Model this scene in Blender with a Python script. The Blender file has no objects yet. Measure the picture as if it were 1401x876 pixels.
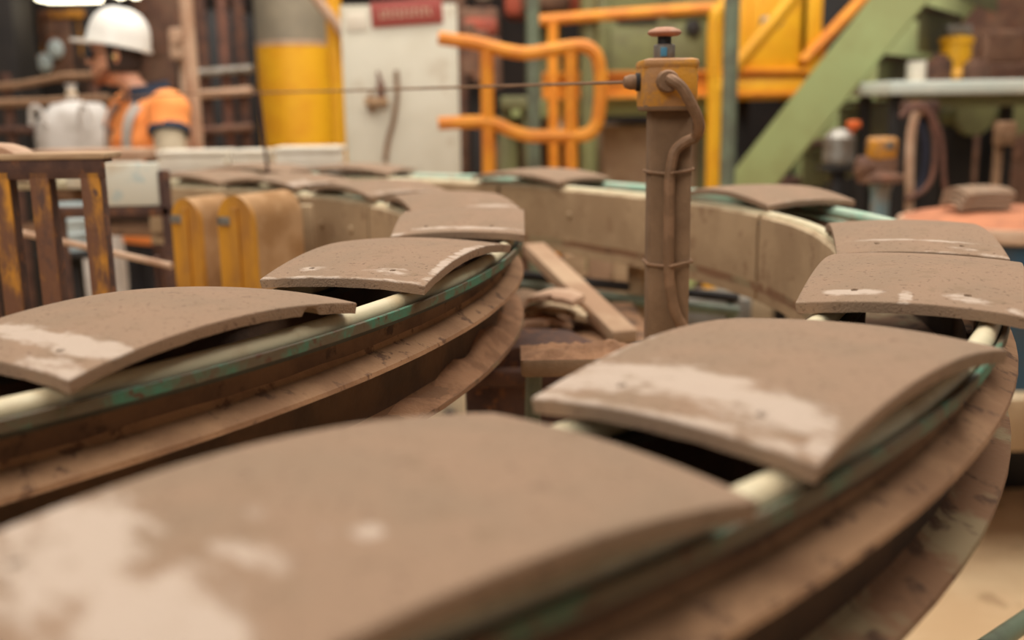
import bpy, bmesh, math, random
import numpy as np
from mathutils import Vector, Matrix, noise
random.seed(7)
SC = bpy.context.scene
COL = SC.collection
PI = math.pi

# ------------------------------------------------------------------ camera
F_PX, PITCH, ROLL, CAM_Z = 1404.8, 0.20612, -0.01498, 1.45
ZT = CAM_Z - 0.15549 * 1.25            # height of the tile corners above the floor
cp, sp, cr, sr = math.cos(PITCH), math.sin(PITCH), math.cos(ROLL), math.sin(ROLL)
FWD = Vector((0, cp, -sp)); UP0 = Vector((0, sp, cp)); RT0 = Vector((1, 0, 0))
RT = cr * RT0 + sr * UP0; UP = -sr * RT0 + cr * UP0
cam_d = bpy.data.cameras.new('camera'); cam = bpy.data.objects.new('camera', cam_d); COL.objects.link(cam)
M = Matrix((RT, UP, -FWD)).transposed().to_4x4(); M.translation = (0, 0, CAM_Z); cam.matrix_world = M
cam_d.sensor_width = 36; cam_d.lens = F_PX / 1401 * 36; cam_d.clip_start = .02
cam_d.dof.use_dof = True; cam_d.dof.focus_distance = 1.13; cam_d.dof.aperture_fstop = 2.7
cam_d.dof.aperture_blades = 0
SC.camera = cam

# ------------------------------------------------------------------ light
w = bpy.data.worlds.new('world'); SC.world = w; w.use_nodes = True
w.node_tree.nodes['Background'].inputs[0].default_value = (1.0, .93, .85, 1)
w.node_tree.nodes['Background'].inputs[1].default_value = .14
def area(name, loc, sx, sy, power, col=(1, .945, .865), aim=None):
    l = bpy.data.lights.new(name, 'AREA'); l.shape = 'RECTANGLE'; l.size = sx; l.size_y = sy; l.energy = power; l.color = col
    o = bpy.data.objects.new(name, l); COL.objects.link(o); o.location = loc
    if aim is not None:
        o.rotation_euler = (Vector(aim) - Vector(loc)).to_track_quat('-Z', 'Y').to_euler()
    return o
area('roof_light_over_conveyor', (-.5, 1.9, 4.5), 4.4, 4.2, 110)
area('fill_light_mid_hall', (.2, 4.4, 4.6), 7.0, 1.2, 210, aim=(.2, 6.6, 1.6))  # added fill, tilted to brighten upright surfaces at the back
area('roof_light_at_back', (.2, 7.6, 4.6), 7.0, 1.2, 70)
area('roof_light_at_right', (1.9, 1.3, 4.5), .8, 3.2, 64)
area('fill_light_behind_camera', (-2.0, -1.5, 3.9), 2.6, 1.6, 70, aim=(-.2, 2.2, 1.2))  # added fill that brightens the panels facing the camera
SC.view_settings.view_transform = 'Standard'; SC.view_settings.look = 'None'
SC.view_settings.exposure = .27; SC.view_settings.gamma = 1; SC.view_settings.use_curve_mapping = False

def P(u, v, y):
    """world point at depth y (metres in front of the camera along +Y) seen at pixel u, v"""
    d = FWD + RT * ((u - 700.5) / F_PX) - UP * ((v - 438) / F_PX)
    return Vector((0, 0, CAM_Z)) + d * (y / d.y)

# ------------------------------------------------------------------ materials
def lin(r, g, b):
    f = lambda c: (c / 255 / 12.92) if c <= 10 else ((c / 255 + .055) / 1.055) ** 2.4
    return (f(r), f(g), f(b), 1)
def mat(name, c1, c2=None, scale=8, thr=(.45, .65), rough=.7, metal=0, bump=.15, fine=120, dust=None, dust_amt=.8, c3=None, emit=0, stretch=None):
    m = bpy.data.materials.new(name); m.use_nodes = True
    nt = m.node_tree; N = nt.nodes; L = nt.links; b = N['Principled BSDF']
    b.inputs['Roughness'].default_value = rough; b.inputs['Metallic'].default_value = metal
    tc = N.new('ShaderNodeTexCoord'); src = tc.outputs['Object']
    if stretch:
        mp = N.new('ShaderNodeMapping'); mp.inputs['Scale'].default_value = stretch; L.new(src, mp.inputs[0]); src = mp.outputs[0]
    col = None
    def rgb(c):
        n = N.new('ShaderNodeRGB'); n.outputs[0].default_value = c; return n.outputs[0]
    def mix(f, a, bb):
        n = N.new('ShaderNodeMix'); n.data_type = 'RGBA'; L.new(f, n.inputs['Factor']); L.new(a, n.inputs[6]); L.new(bb, n.inputs[7]); return n.outputs[2]
    def nz(s, lo, hi, det=5):
        n = N.new('ShaderNodeTexNoise'); n.inputs['Scale'].default_value = s; n.inputs['Detail'].default_value = det; n.inputs['Roughness'].default_value = .62
        L.new(src, n.inputs['Vector'])
        r = N.new('ShaderNodeMapRange'); r.inputs[1].default_value = lo; r.inputs[2].default_value = hi; r.interpolation_type = 'SMOOTHSTEP'
        L.new(n.outputs[0], r.inputs[0]); return r.outputs[0]
    col = rgb(c1)
    if c2: col = mix(nz(scale, *thr), col, rgb(c2))
    if c3: col = mix(nz(scale * 3.1, .56, .66), col, rgb(c3))
    if dust:
        g = N.new('ShaderNodeNewGeometry'); s = N.new('ShaderNodeSeparateXYZ'); L.new(g.outputs['Normal'], s.inputs[0])
        r = N.new('ShaderNodeMapRange'); r.inputs[1].default_value = .25; r.inputs[2].default_value = .85; r.inputs[4].default_value = dust_amt; L.new(s.outputs[2], r.inputs[0])
        n2 = nz(scale * 2, .3, .6); ml = N.new('ShaderNodeMath'); ml.operation = 'MULTIPLY'; L.new(r.outputs[0], ml.inputs[0]); L.new(n2, ml.inputs[1])
        col = mix(ml.outputs[0], col, rgb(dust))
    L.new(col, b.inputs['Base Color'])
    if emit:
        b.inputs['Emission Color'].default_value = c1; b.inputs['Emission Strength'].default_value = emit
    if bump:
        n = N.new('ShaderNodeTexNoise'); n.inputs['Scale'].default_value = fine; n.inputs['Detail'].default_value = 4; L.new(tc.outputs['Object'], n.inputs['Vector'])
        bp = N.new('ShaderNodeBump'); bp.inputs['Strength'].default_value = bump; bp.inputs['Distance'].default_value = .003
        L.new(n.outputs[0], bp.inputs['Height']); L.new(bp.outputs[0], b.inputs['Normal'])
    return m
def tile_material():
    m = mat('clay_tile', lin(148, 123, 100), lin(156, 127, 103), 14, (.35, .65), rough=.88, bump=.55, fine=460, c3=lin(145, 119, 95))
    nt = m.node_tree; N = nt.nodes; L = nt.links; b = N['Principled BSDF']
    old = b.inputs['Base Color'].links[0].from_socket
    tc = [n for n in N if n.type == 'TEX_COORD'][0]
    sp_ = N.new('ShaderNodeTexNoise'); sp_.inputs['Scale'].default_value = 190; sp_.inputs['Detail'].default_value = 2; L.new(tc.outputs['Object'], sp_.inputs['Vector'])
    r0 = N.new('ShaderNodeMapRange'); r0.inputs[1].default_value = .62; r0.inputs[2].default_value = .70; r0.inputs[4].default_value = .6; L.new(sp_.outputs[0], r0.inputs[0])
    x0 = N.new('ShaderNodeMix'); x0.data_type = 'RGBA'; x0.inputs[7].default_value = lin(96, 70, 54); L.new(r0.outputs[0], x0.inputs['Factor']); L.new(old, x0.inputs[6])
    at = N.new('ShaderNodeAttribute'); at.attribute_name = 'dust'
    oi = N.new('ShaderNodeObjectInfo')
    mp = N.new('ShaderNodeMapping'); mp.inputs['Scale'].default_value = (34, 80, 50); L.new(tc.outputs['Object'], mp.inputs[0])
    cb = N.new('ShaderNodeCombineXYZ'); ms = N.new('ShaderNodeMath'); ms.operation = 'MULTIPLY'; ms.inputs[1].default_value = 50; L.new(oi.outputs['Random'], ms.inputs[0]); L.new(ms.outputs[0], cb.inputs[0])
    L.new(cb.outputs[0], mp.inputs['Location'])
    n1 = N.new('ShaderNodeTexNoise'); n1.inputs['Scale'].default_value = 1; n1.inputs['Detail'].default_value = 6; n1.inputs['Roughness'].default_value = .65; L.new(mp.outputs[0], n1.inputs['Vector'])
    a1 = N.new('ShaderNodeMath'); a1.operation = 'MULTIPLY_ADD'; a1.inputs[1].default_value = 1.9; a1.inputs[2].default_value = -1.02; L.new(n1.outputs[0], a1.inputs[0])
    a2 = N.new('ShaderNodeMath'); a2.operation = 'ADD'; L.new(a1.outputs[0], a2.inputs[0]); L.new(at.outputs['Fac'], a2.inputs[1])
    r1 = N.new('ShaderNodeMapRange'); r1.inputs[1].default_value = .40; r1.inputs[2].default_value = .85; r1.inputs[4].default_value = .85; r1.interpolation_type = 'SMOOTHSTEP'; L.new(a2.outputs[0], r1.inputs[0])
    x1 = N.new('ShaderNodeMix'); x1.data_type = 'RGBA'; x1.inputs[7].default_value = lin(200, 180, 163); L.new(r1.outputs[0], x1.inputs['Factor']); L.new(x0.outputs[2], x1.inputs[6])
    L.new(x1.outputs[2], b.inputs['Base Color'])
    return m
DUST = lin(168, 130, 99)
MT = {
 'tile': tile_material(),
 'web': mat('dusty_brown_steel', lin(100, 72, 54), lin(126, 93, 68), 9, (.35, .62), rough=.75, bump=.3, fine=160, dust=lin(150, 117, 88), c3=lin(74, 52, 40), dust_amt=.9),
 'ledge': mat('dust_covered_ledge', lin(172, 132, 98), lin(150, 112, 82), 14, (.4, .62), rough=.9, bump=.5, fine=190, c3=lin(112, 82, 62)),
 'lower': mat('dark_grimy_steel', lin(70, 52, 40), lin(96, 70, 50), 7, (.4, .65), rough=.8, bump=.4, fine=110, dust=lin(156, 116, 84), dust_amt=.95),
 'flange': mat('streaked_dusty_flange', lin(132, 96, 68), lin(148, 128, 96), 5, (.50, .58), rough=.85, bump=.6, fine=130, c3=lin(84, 58, 40)),
 'dustpile': mat('loose_clay_dust', lin(164, 122, 90), lin(138, 100, 72), 22, (.4, .6), rough=.95, bump=.9, fine=180),
 'panel': mat('clay_coated_panel', lin(158, 130, 98), lin(176, 148, 114), 7, (.35, .65), rough=.85, bump=.35, fine=140, c3=lin(146, 116, 86), dust=lin(214, 192, 158), dust_amt=.9),
 'green_rail': mat('chipped_green_rail', lin(70, 120, 96), lin(98, 84, 64), 24, (.36, .54), rough=.6, bump=.25, c3=lin(92, 62, 44)),
 'shade_strip': mat('shaded_grey_strip', lin(66, 66, 58), lin(50, 48, 40), 12, (.4, .6), rough=.45, bump=.1),  # grey darkened so the colour holds the shade under the tiles
 'mint': mat('pale_mint_strip', lin(168, 204, 180), lin(188, 206, 184), 9, (.4, .6), rough=.6, bump=.1, c3=lin(196, 176, 150)),
 'cord': mat('cream_belt_cord', lin(222, 210, 176), lin(206, 186, 150), 18, (.45, .7), rough=.5, bump=.08, fine=200),
 'yellow': mat('yellow_paint', lin(232, 172, 26), lin(224, 158, 24), 5, (.4, .6), rough=.5, bump=.06),
 'orange': mat('orange_yellow_rail_paint', lin(232, 150, 40), lin(216, 128, 36), 7, (.4, .6), rough=.5, bump=.06),
 'rust_yellow': mat('rusty_yellow_paint', lin(200, 134, 28), lin(108, 68, 42), 11, (.40, .54), rough=.7, bump=.3, c3=lin(84, 54, 40), dust=DUST, stretch=(1, 1, .35)),
 'guard': mat('dusty_yellow_guard', lin(208, 146, 40), lin(172, 118, 52), 9, (.4, .62), rough=.65, bump=.2, dust=lin(186, 146, 102), dust_amt=1, stretch=(1, 1, .4)),
 'guard_rim': mat('clay_dusted_rim', lin(186, 146, 104), lin(160, 118, 74), 9, (.4, .65), rough=.85, bump=.3),
 'rust': mat('dark_rusty_steel', lin(92, 62, 48), lin(70, 46, 38), 14, (.4, .6), rough=.8, bump=.3, c3=lin(124, 78, 46)),
 'green': mat('sage_green_paint', lin(156, 168, 114), lin(148, 154, 102), 3, (.4, .65), rough=.5, bump=.05),
 'green_d': mat('dull_green_machine_paint', lin(118, 118, 74), lin(104, 100, 66), 4, (.4, .6), rough=.6, bump=.08),
 'green_p': mat('grey_green_pipe_paint', lin(112, 124, 102), lin(96, 100, 84), 8, (.4, .6), rough=.5, bump=.05),
 'black': mat('black_plastic', lin(30, 26, 25), None, rough=.6, bump=.05),
 'dark': mat('dark_machine_paint', lin(36, 30, 27), lin(27, 22, 20), 5, (.4, .6), rough=.7, bump=.1),
 'brown': mat('dusty_brown_machine', lin(122, 90, 70), lin(96, 66, 52), 6, (.4, .6), rough=.8, bump=.15, c3=lin(142, 92, 66)),
 'post': mat('dust_coated_post', lin(116, 88, 62), lin(134, 104, 76), 15, (.35, .65), rough=.8, bump=.3, fine=220),
 'box': mat('worn_yellow_switch_box', lin(206, 142, 40), lin(170, 122, 74), 26, (.42, .62), rough=.6, bump=.25, fine=260, dust=lin(178, 134, 98), dust_amt=1),
 'button': mat('faded_red_button', lin(176, 116, 88), lin(150, 98, 76), 60, (.4, .6), rough=.6, bump=.1, dust=lin(190, 146, 116)),
 'conduit': mat('dusty_conduit', lin(142, 108, 80), lin(122, 92, 66), 30, (.4, .6), rough=.7, bump=.2, dust=lin(164, 126, 96)),
 'metal': mat('grey_zinc', lin(150, 146, 138), lin(128, 118, 106), 20, (.4, .6), rough=.4, metal=.5, bump=.05),
 'blue': mat('blue_sticker', lin(74, 134, 164), None, rough=.5, bump=0),
 'white': mat('white_panel', lin(208, 202, 184), lin(198, 190, 170), 2.5, (.4, .7), rough=.5, bump=.04, c3=lin(194, 184, 164)),
 'offwhite': mat('off_white_box', lin(232, 224, 208), lin(220, 208, 188), 5, (.4, .7), rough=.6, bump=.05),
 'coolwhite': mat('cool_white_slab', lin(196, 204, 194), lin(210, 212, 200), 5, (.4, .7), rough=.45, bump=.05),
 'dirtywhite': mat('dirty_white_cover', lin(216, 212, 196), lin(196, 172, 140), 6, (.5, .72), rough=.6, bump=.08, c3=lin(190, 200, 194)),
 'maroon': mat('maroon_sign', lin(160, 72, 62), None, rough=.5, bump=.03),
 'cream': mat('cream_print', lin(214, 190, 160), None, rough=.6, bump=0),
 'bag': mat('white_woven_bag', lin(208, 202, 196), lin(190, 182, 174), 9, (.4, .6), rough=.8, bump=.5, fine=60),
 'wood': mat('dusty_timber', lin(186, 156, 122), lin(164, 130, 98), 6, (.4, .6), rough=.85, bump=.2, stretch=(1, 6, 6)),
 'column_top': mat('grey_green_column', lin(150, 138, 116), lin(132, 122, 104), 3, (.4, .6), rough=.6, bump=.05),
 'pinkbeige': mat('dusted_pipe', lin(198, 164, 136), lin(178, 140, 112), 9, (.4, .6), rough=.7, bump=.1),
 'concrete': mat('dusty_concrete', lin(190, 160, 130), lin(168, 134, 106), 4, (.4, .6), rough=.9, bump=.2),
 'floor': mat('dusty_factory_floor', lin(218, 188, 148), lin(200, 166, 126), 2.2, (.35, .65), rough=.85, bump=.2, c3=lin(182, 150, 114)),
 'wall': mat('dark_shed_wall', lin(46, 36, 31), lin(36, 28, 24), 1.5, (.4, .6), rough=.9, bump=.1),
 'ceiling': mat('grey_shed_roof', lin(120, 112, 102), None, rough=.9, bump=0),
 'drum': mat('blue_drum_paint', lin(40, 74, 96), lin(60, 70, 78), 8, (.45, .65), rough=.5, bump=.08),
 'claytop': mat('orange_clay_dust', lin(196, 128, 92), lin(172, 112, 82), 9, (.4, .6), rough=.9, bump=.2),
 'red': mat('faded_red_paint', lin(182, 84, 58), lin(150, 70, 52), 7, (.4, .6), rough=.6, bump=.05),
 'lightblue': mat('pale_blue_pipe', lin(128, 152, 158), lin(146, 136, 124), 11, (.45, .6), rough=.5, bump=.06),
 'hose': mat('brown_rubber_hose', lin(118, 78, 62), lin(96, 64, 52), 20, (.4, .6), rough=.7, bump=.1),
 'orangecap': mat('bright_orange_cap', lin(224, 104, 44), None, rough=.5, bump=.03),
 'navyblue': mat('dark_blue_hose', lin(38, 42, 62), None, rough=.6, bump=.05),
 'skin': mat('skin', lin(216, 160, 128), lin(204, 142, 112), 20, (.4, .6), rough=.55, bump=.05, fine=300),
 'beard': mat('reddish_beard', lin(150, 92, 60), lin(126, 74, 48), 60, (.4, .6), rough=.8, bump=.5, fine=300),
 'hair': mat('dark_hair', lin(52, 36, 28), None, rough=.7, bump=.4, fine=300),
 'hat': mat('white_hard_hat', lin(238, 234, 226), None, rough=.3, bump=0),
 'hivis': mat('orange_hi_vis_cloth', lin(252, 160, 88), lin(250, 146, 72), 5, (.4, .65), rough=.8, bump=.3, fine=25),
 'navy': mat('navy_cloth', lin(44, 56, 76), None, rough=.8, bump=.2),
 'tape': mat('silver_reflective_tape', lin(170, 160, 150), None, rough=.4, bump=.05),
 'trouser': mat('dark_work_trousers', lin(38, 38, 46), lin(30, 30, 36), 6, (.4, .6), rough=.85, bump=.3, fine=30),
 'boot': mat('brown_boot_leather', lin(84, 60, 44), None, rough=.7, bump=.2),
 'sleeve': mat('pale_arm_sleeve', lin(204, 188, 160), lin(190, 172, 146), 12, (.4, .6), rough=.8, bump=.2),
 'glasses': mat('dark_safety_lens', lin(34, 30, 32), None, rough=.15, bump=0),
 'yellowplug': mat('yellow_earplug', lin(236, 206, 130), None, rough=.7, bump=0),
 'lamp': mat('lamp_glow', (1, .9, .66, 1), None, bump=0, emit=6),
 'paleblue': mat('pale_blue_plastic', lin(196, 208, 208), lin(180, 194, 196), 6, (.4, .6), rough=.5, bump=.03),
}

# ------------------------------------------------------------------ mesh helpers
class G:
    def __init__(s): s.v = []; s.f = []
    def add(s, v, f):
        n = len(s.v); s.v += [tuple(x) for x in v]; s.f += [tuple(i + n for i in q) for q in f]; return s
    def box(s, c, d, rot=None, bev=0.0):
        bm = bmesh.new(); bmesh.ops.create_cube(bm, size=1)
        for q in bm.verts: q.co = Vector((q.co.x * d[0], q.co.y * d[1], q.co.z * d[2]))
        if bev: bmesh.ops.bevel(bm, geom=bm.edges[:], offset=min(bev, min(d) * .45), segments=2, profile=.5, affect='EDGES')
        R = rot if rot is not None else Matrix.Identity(3)
        v = [R @ q.co + Vector(c) for q in bm.verts]; bm.verts.index_update()
        f = [[q.index for q in fc.verts] for fc in bm.faces]; bm.free()
        return s.add(v, f)
    def beam(s, a, b, w, h, bev=.003, upv=Vector((0, 0, 1))):
        a = Vector(a); b = Vector(b); z = (b - a); l = z.length; z.normalize()
        if abs(z.dot(upv)) > .98: upv = Vector((0, 1, 0))
        x = upv.cross(z).normalized(); y = z.cross(x)
        return s.box((a + b) / 2, (w, h, l), Matrix((x, y, z)).transposed(), bev)
    def tube(s, pts, r, n=10, closed=False):
        pts = [Vector(p) for p in pts]; k = len(pts); rs = r if hasattr(r, '__len__') else [r] * k
        V = []; prev = None
        for i, p in enumerate(pts):
            t = (pts[min(i + 1, k - 1)] - pts[max(i - 1, 0)]).normalized()
            if prev is None:
                ref = Vector((0, 0, 1)) if abs(t.z) < .9 else Vector((1, 0, 0)); x = ref.cross(t).normalized()
            else: x = (prev - t * prev.dot(t)).normalized()
            prev = x; y = t.cross(x)
            V += [p + (x * math.cos(2 * PI * j / n) + y * math.sin(2 * PI * j / n)) * rs[i] for j in range(n)]
        Fc = [[i * n + j, i * n + (j + 1) % n, (i + 1) * n + (j + 1) % n, (i + 1) * n + j] for i in range(k - 1) for j in range(n)]
        Fc += [list(range(n))[::-1], [(k - 1) * n + j for j in range(n)]]
        return s.add(V, Fc)
    def lathe(s, prof, c, n=24, axis=Vector((0, 0, 1)), sx=1, sy=1):
        q = Vector((0, 0, 1)).rotation_difference(Vector(axis).normalized()).to_matrix(); c = Vector(c)
        V = [q @ Vector((r * math.cos(2 * PI * j / n) * sx, r * math.sin(2 * PI * j / n) * sy, z)) + c for r, z in prof for j in range(n)]
        Fc = [[i * n + j, i * n + (j + 1) % n, (i + 1) * n + (j + 1) % n, (i + 1) * n + j] for i in range(len(prof) - 1) for j in range(n)]
        if prof[0][0] > 1e-6: Fc.append(list(range(n))[::-1])
        if prof[-1][0] > 1e-6: Fc.append([(len(prof) - 1) * n + j for j in range(n)])
        return s.add(V, Fc)
    def prism(s, poly, a, ux, uy, ext):
        """poly in plane coords; a origin; ux, uy plane axes; ext extrusion vector"""
        a = Vector(a); n = len(poly); V = [a + Vector(ux) * x + Vector(uy) * y for x, y in poly]; V += [p + Vector(ext) for p in V]
        return s.add(V, [list(range(n))[::-1], list(range(n, 2 * n))] + [[i, (i + 1) % n, n + (i + 1) % n, n + i] for i in range(n)])
def link(name, me, m, parent=None):
    o = bpy.data.objects.new(name, me); COL.objects.link(o)
    if m is not None and not me.materials: me.materials.append(m)
    if parent is not None: o.parent = parent
    return o
def wloc(o):
    p = Vector((0, 0, 0))
    while o is not None: p += o.location; o = o.parent
    return p
def build(name, g, m, parent=None, loc=None, ang=35, smooth=True):
    """one mesh object from a G whose coordinates are world coordinates; origin at loc (or the parent's origin)"""
    base = wloc(parent) if parent is not None else Vector((0, 0, 0))
    if loc is None: loc = base if parent is not None else sum((Vector(q) for q in g.v), Vector()) / len(g.v)
    loc = Vector(loc)
    me = bpy.data.meshes.new(name); me.from_pydata([tuple(Vector(q) - loc) for q in g.v], [], g.f)
    bm = bmesh.new(); bm.from_mesh(me); bmesh.ops.recalc_face_normals(bm, faces=bm.faces); bm.to_mesh(me); bm.free()
    if smooth:
        me.polygons.foreach_set('use_smooth', [True] * len(me.polygons)); me.set_sharp_from_angle(angle=math.radians(ang))
    o = link(name, me, MT[m] if isinstance(m, str) else m, parent)
    o.location = loc - base
    return o
def tag(o, label=None, cat=None, group=None, kind=None):
    if label: o['label'] = label
    if cat: o['category'] = cat
    if group: o['group'] = group
    if kind: o['kind'] = kind
    return o
def thing(name, loc, label, cat, group=None):
    o = bpy.data.objects.new(name, None); COL.objects.link(o); o.location = loc; o.empty_display_size = .05
    return tag(o, label, cat, group)
def bez(pts, n=8):
    """Catmull-Rom through points"""
    pts = [Vector(p) for p in pts]; Q = [pts[0]] + pts + [pts[-1]]; out = []
    for i in range(1, len(Q) - 2):
        for k in range(n):
            t = k / n; a, b, c, d = Q[i - 1:i + 3]
            out.append(.5 * ((2 * b) + (c - a) * t + (2 * a - 5 * b + 4 * c - d) * t * t + (3 * b - a - 3 * c + d) * t ** 3))
    return out + [pts[-1]]
def rect(u0, v0, u1, v1, y, t):
    """centre and size of a box whose front face covers that rectangle at depth y"""
    a = P(u0, v0, y); b = P(u1, v1, y); c = P((u0 + u1) / 2, (v0 + v1) / 2, y)
    return Vector((c.x, y + t / 2, c.z)), (abs(b.x - a.x), t, abs(a.z - b.z))

# ------------------------------------------------------------------ the setting
def slab(name, c, d, m): return tag(build(name, G().box(c, d), m, smooth=False), kind='structure')
slab('floor', (0, 3.5, -.05), (15, 15, .1), 'floor')
slab('ceiling', (0, 3.5, 4.95), (15, 15, .1), 'ceiling')
slab('wall_back', (0, 10.55, 2.45), (14, .1, 4.9), 'wall')

# ------------------------------------------------------------------ conveyor tracks (two nested U-turns)
def sstep(a, b, x):
    t = min(1, max(0, (x - a) / (b - a))); return t * t * (3 - 2 * t)
TR = {'L': dict(c=(-1.61267, 1.76874), R=1.53360, a0=0.0, a1=.95, k=.063, aend=1.50),
      'R': dict(c=(-1.06182, 1.79322), R=1.65913, a0=-.05, a1=.6, k=.05, aend=1.30)}
def path(t, a):
    q = TR[t]
    def raw(x):
        r = q['R'] * (1 - q['k'] * sstep(q['a0'], q['a1'], x)); return Vector((q['c'][0] + r * math.cos(x), q['c'][1] + r * math.sin(x), 0))
    ac = min(a, q['aend']); p = raw(ac); tn = (raw(ac + 1e-3) - raw(ac - 1e-3)).normalized(); nrm = Vector((tn.y, -tn.x, 0))
    if a > ac: p = p + tn * (a - ac) * q['R']
    return p, nrm, tn
def TP(t, a, dr, z):
    p, n, _ = path(t, a); return p + n * dr + Vector((0, 0, ZT + z))
def sweep(t, prof, a0, a1, step=.035, jit=0.0, g=None):
    g = g or G(); n = max(2, int((a1 - a0) / step) + 1); k = len(prof); V = []
    for i in range(n):
        a = a0 + (a1 - a0) * i / (n - 1)
        for r, z in prof:
            j = noise.noise(Vector((a * 30, r * 90, z * 60))) * jit if jit else 0
            V.append(TP(t, a, r + j * .4, z + j))
    Fc = [[i * k + j, i * k + (j + 1) % k, (i + 1) * k + (j + 1) % k, (i + 1) * k + j] for i in range(n - 1) for j in range(k)]
    Fc += [list(range(k))[::-1], [(n - 1) * k + j for j in range(k)]]
    return g.add(V, Fc)
def rc(r0, r1, z0, z1): return [(r0, z0), (r1, z0), (r1, z1), (r0, z1)]
def make_track(t, label, rope_o, rail, dz, a0, aw, ae, ae_in, seams, legs):
    p0 = path(t, 0)[0]
    T = thing('tile_conveyor', (p0.x, p0.y, 0), label, 'conveyor')
    build('outer_web', sweep(t, [(.062, -.030), (.072, -.030), (.072, -.060 + dz), (.066, -.060 + dz), (.062, -.07 + dz)], a0, aw, jit=.0012), 'web', T)
    build('ledge', sweep(t, [(.060, -.048 + dz), (.0712, -.050 + dz), (.0735, -.060 + dz), (.087, -.066 + dz), (.100, -.0715 + dz), (.1008, -.0765 + dz), (.060, -.082 + dz)], a0, aw, jit=.0014), 'ledge', T)
    build('lower_web', sweep(t, rc(.052, .064, -.158, -.075 + dz), a0, aw, jit=.001), 'lower', T)
    build('lower_flange', sweep(t, [(-.098, -.150), (.060, -.140), (.068, -.150), (.084, -.1535), (.100, -.1575), (.1005, -.163), (-.098, -.166)], a0, aw, jit=.0022), 'flange', T)
    build('inner_web', sweep(t, rc(-.090, -.062, -.150, -.034), a0, ae_in), 'lower', T)
    build('guide_rail', sweep(t, [(rail - .005, -.0315), (rail, -.032), (rail, -.0225), (rail - .0012, -.0215), (rail - .005, -.0222)], a0, aw, jit=.0004), 'green_rail', T)['label'] = 'chipped green painted edge rail'
    am = -.12 if t == 'R' else .2
    build('rope_track', sweep(t, rc(.058, rail - .005, -.0375, -.031), a0, am), 'shade_strip', T)
    build('rope_track', sweep(t, [(.058, -.0375), (rail - .005, -.0375), (rail - .0052, -.0235), (rail - .009, -.0225), (rail - .012, -.031), (.058, -.031)], am, aw), 'mint', T)['label'] = 'pale mint green rope channel'
    build('rope_track', sweep(t, rc(-.094, -.058, -.0375, -.031), a0, ae_in), 'shade_strip', T)
    for i in range(len(seams) - 1):
        s0, s1 = seams[i] + .004, seams[i + 1] - .004
        build('side_panel', sweep(t, [(-.0975, -.186), (-.0905, -.186), (-.0900, -.036), (-.0865, -.034), (-.0865, -.0195), (-.0915, -.0185), (-.0962, -.023), (-.0975, -.031)], s0, s1, jit=.0008), 'panel', T)
        for k in range(2):
            a = s0 + (s1 - s0) * (.28 + .44 * k); b = G().lathe([(.010, 0), (.009, .004), (.005, .006), (0, .007)], TP(t, a, -.0975, -.085), 8, -path(t, a)[1])
            build('panel_bolt', b, 'panel', T)
    for dr, aa in ((rope_o + .003, aw), (-.076, ae)):
        if t == 'R' and dr > 0:
            g = G().tube([TP(t, -.12 + (aa + .12) * i / 50, dr + .004, -.0205) for i in range(51)], .0105, 12); build('belt_cord', g, 'mint', T)['label'] = 'pale mint cord beyond the bend'; aa = -.13
        n = int((aa - a0) / .03); g = G().tube([TP(t, a0 + (aa - a0) * i / n, dr, -.0215) for i in range(n + 1)], .0102, 12)
        build('belt_cord', g, 'cord', T)['label'] = 'cream round belt cord'
    for a in legs:
        p, n_, tn = path(t, a); R = Matrix((n_, tn, Vector((0, 0, 1)))).transposed()
        g = G().box((p.x, p.y, (ZT - .165) / 2), (.05, .05, ZT - .165), R, .004).box((p.x, p.y, .006), (.13, .13, .012), R, .003)
        build('leg', g, 'panel', T)
    return T
TL = make_track('L', 'inner curved conveyor with chipped green edge rail, carrying tiles on cream cords', .077, .101, -.008, -1.2, 1.5, 1.75, 1.14,
           [-1.2, -.8, -.4, 0, .40, .66, 1.14], [-1.0, -.38, .62, 1.08])
TRK = make_track('R', 'outer curved conveyor with wide dusty lower flange, wrapping around the inner one', .070, .090, 0, -1.35, 1.5, 1.5, 1.5,
           [-1.35, -.75, .12, .80, 1.5], [-1.1, -.79, -.02, .5, 1.15])
# heap of loose clay crumbs lying on the inner conveyor's lower flange
V = []; Fc = []; na, nr = 60, 10
for i in range(na + 1):
    a = -.42 + .50 * i / na; win = math.sin(PI * i / na) ** .6
    for j in range(nr + 1):
        r_ = .062 + .037 * j / nr; pr_ = (1 - j / nr) ** .8
        h = win * (.030 * pr_ * (.55 + .9 * noise.noise(Vector((a * 18, 3, r_ * 20)))) + .004 * noise.noise(Vector((a * 150, r_ * 150, 1))))
        V.append(TP('L', a, r_, -.1525 - .12 * (r_ - .062) + max(-.003, h)))
for i in range(na):
    for j in range(nr): q = i * (nr + 1) + j; Fc.append([q, q + 1, q + nr + 2, q + nr + 1])
g = G().add(V, Fc)
tag(build('clay_dust', g, 'dustpile', TL), kind='stuff')

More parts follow.
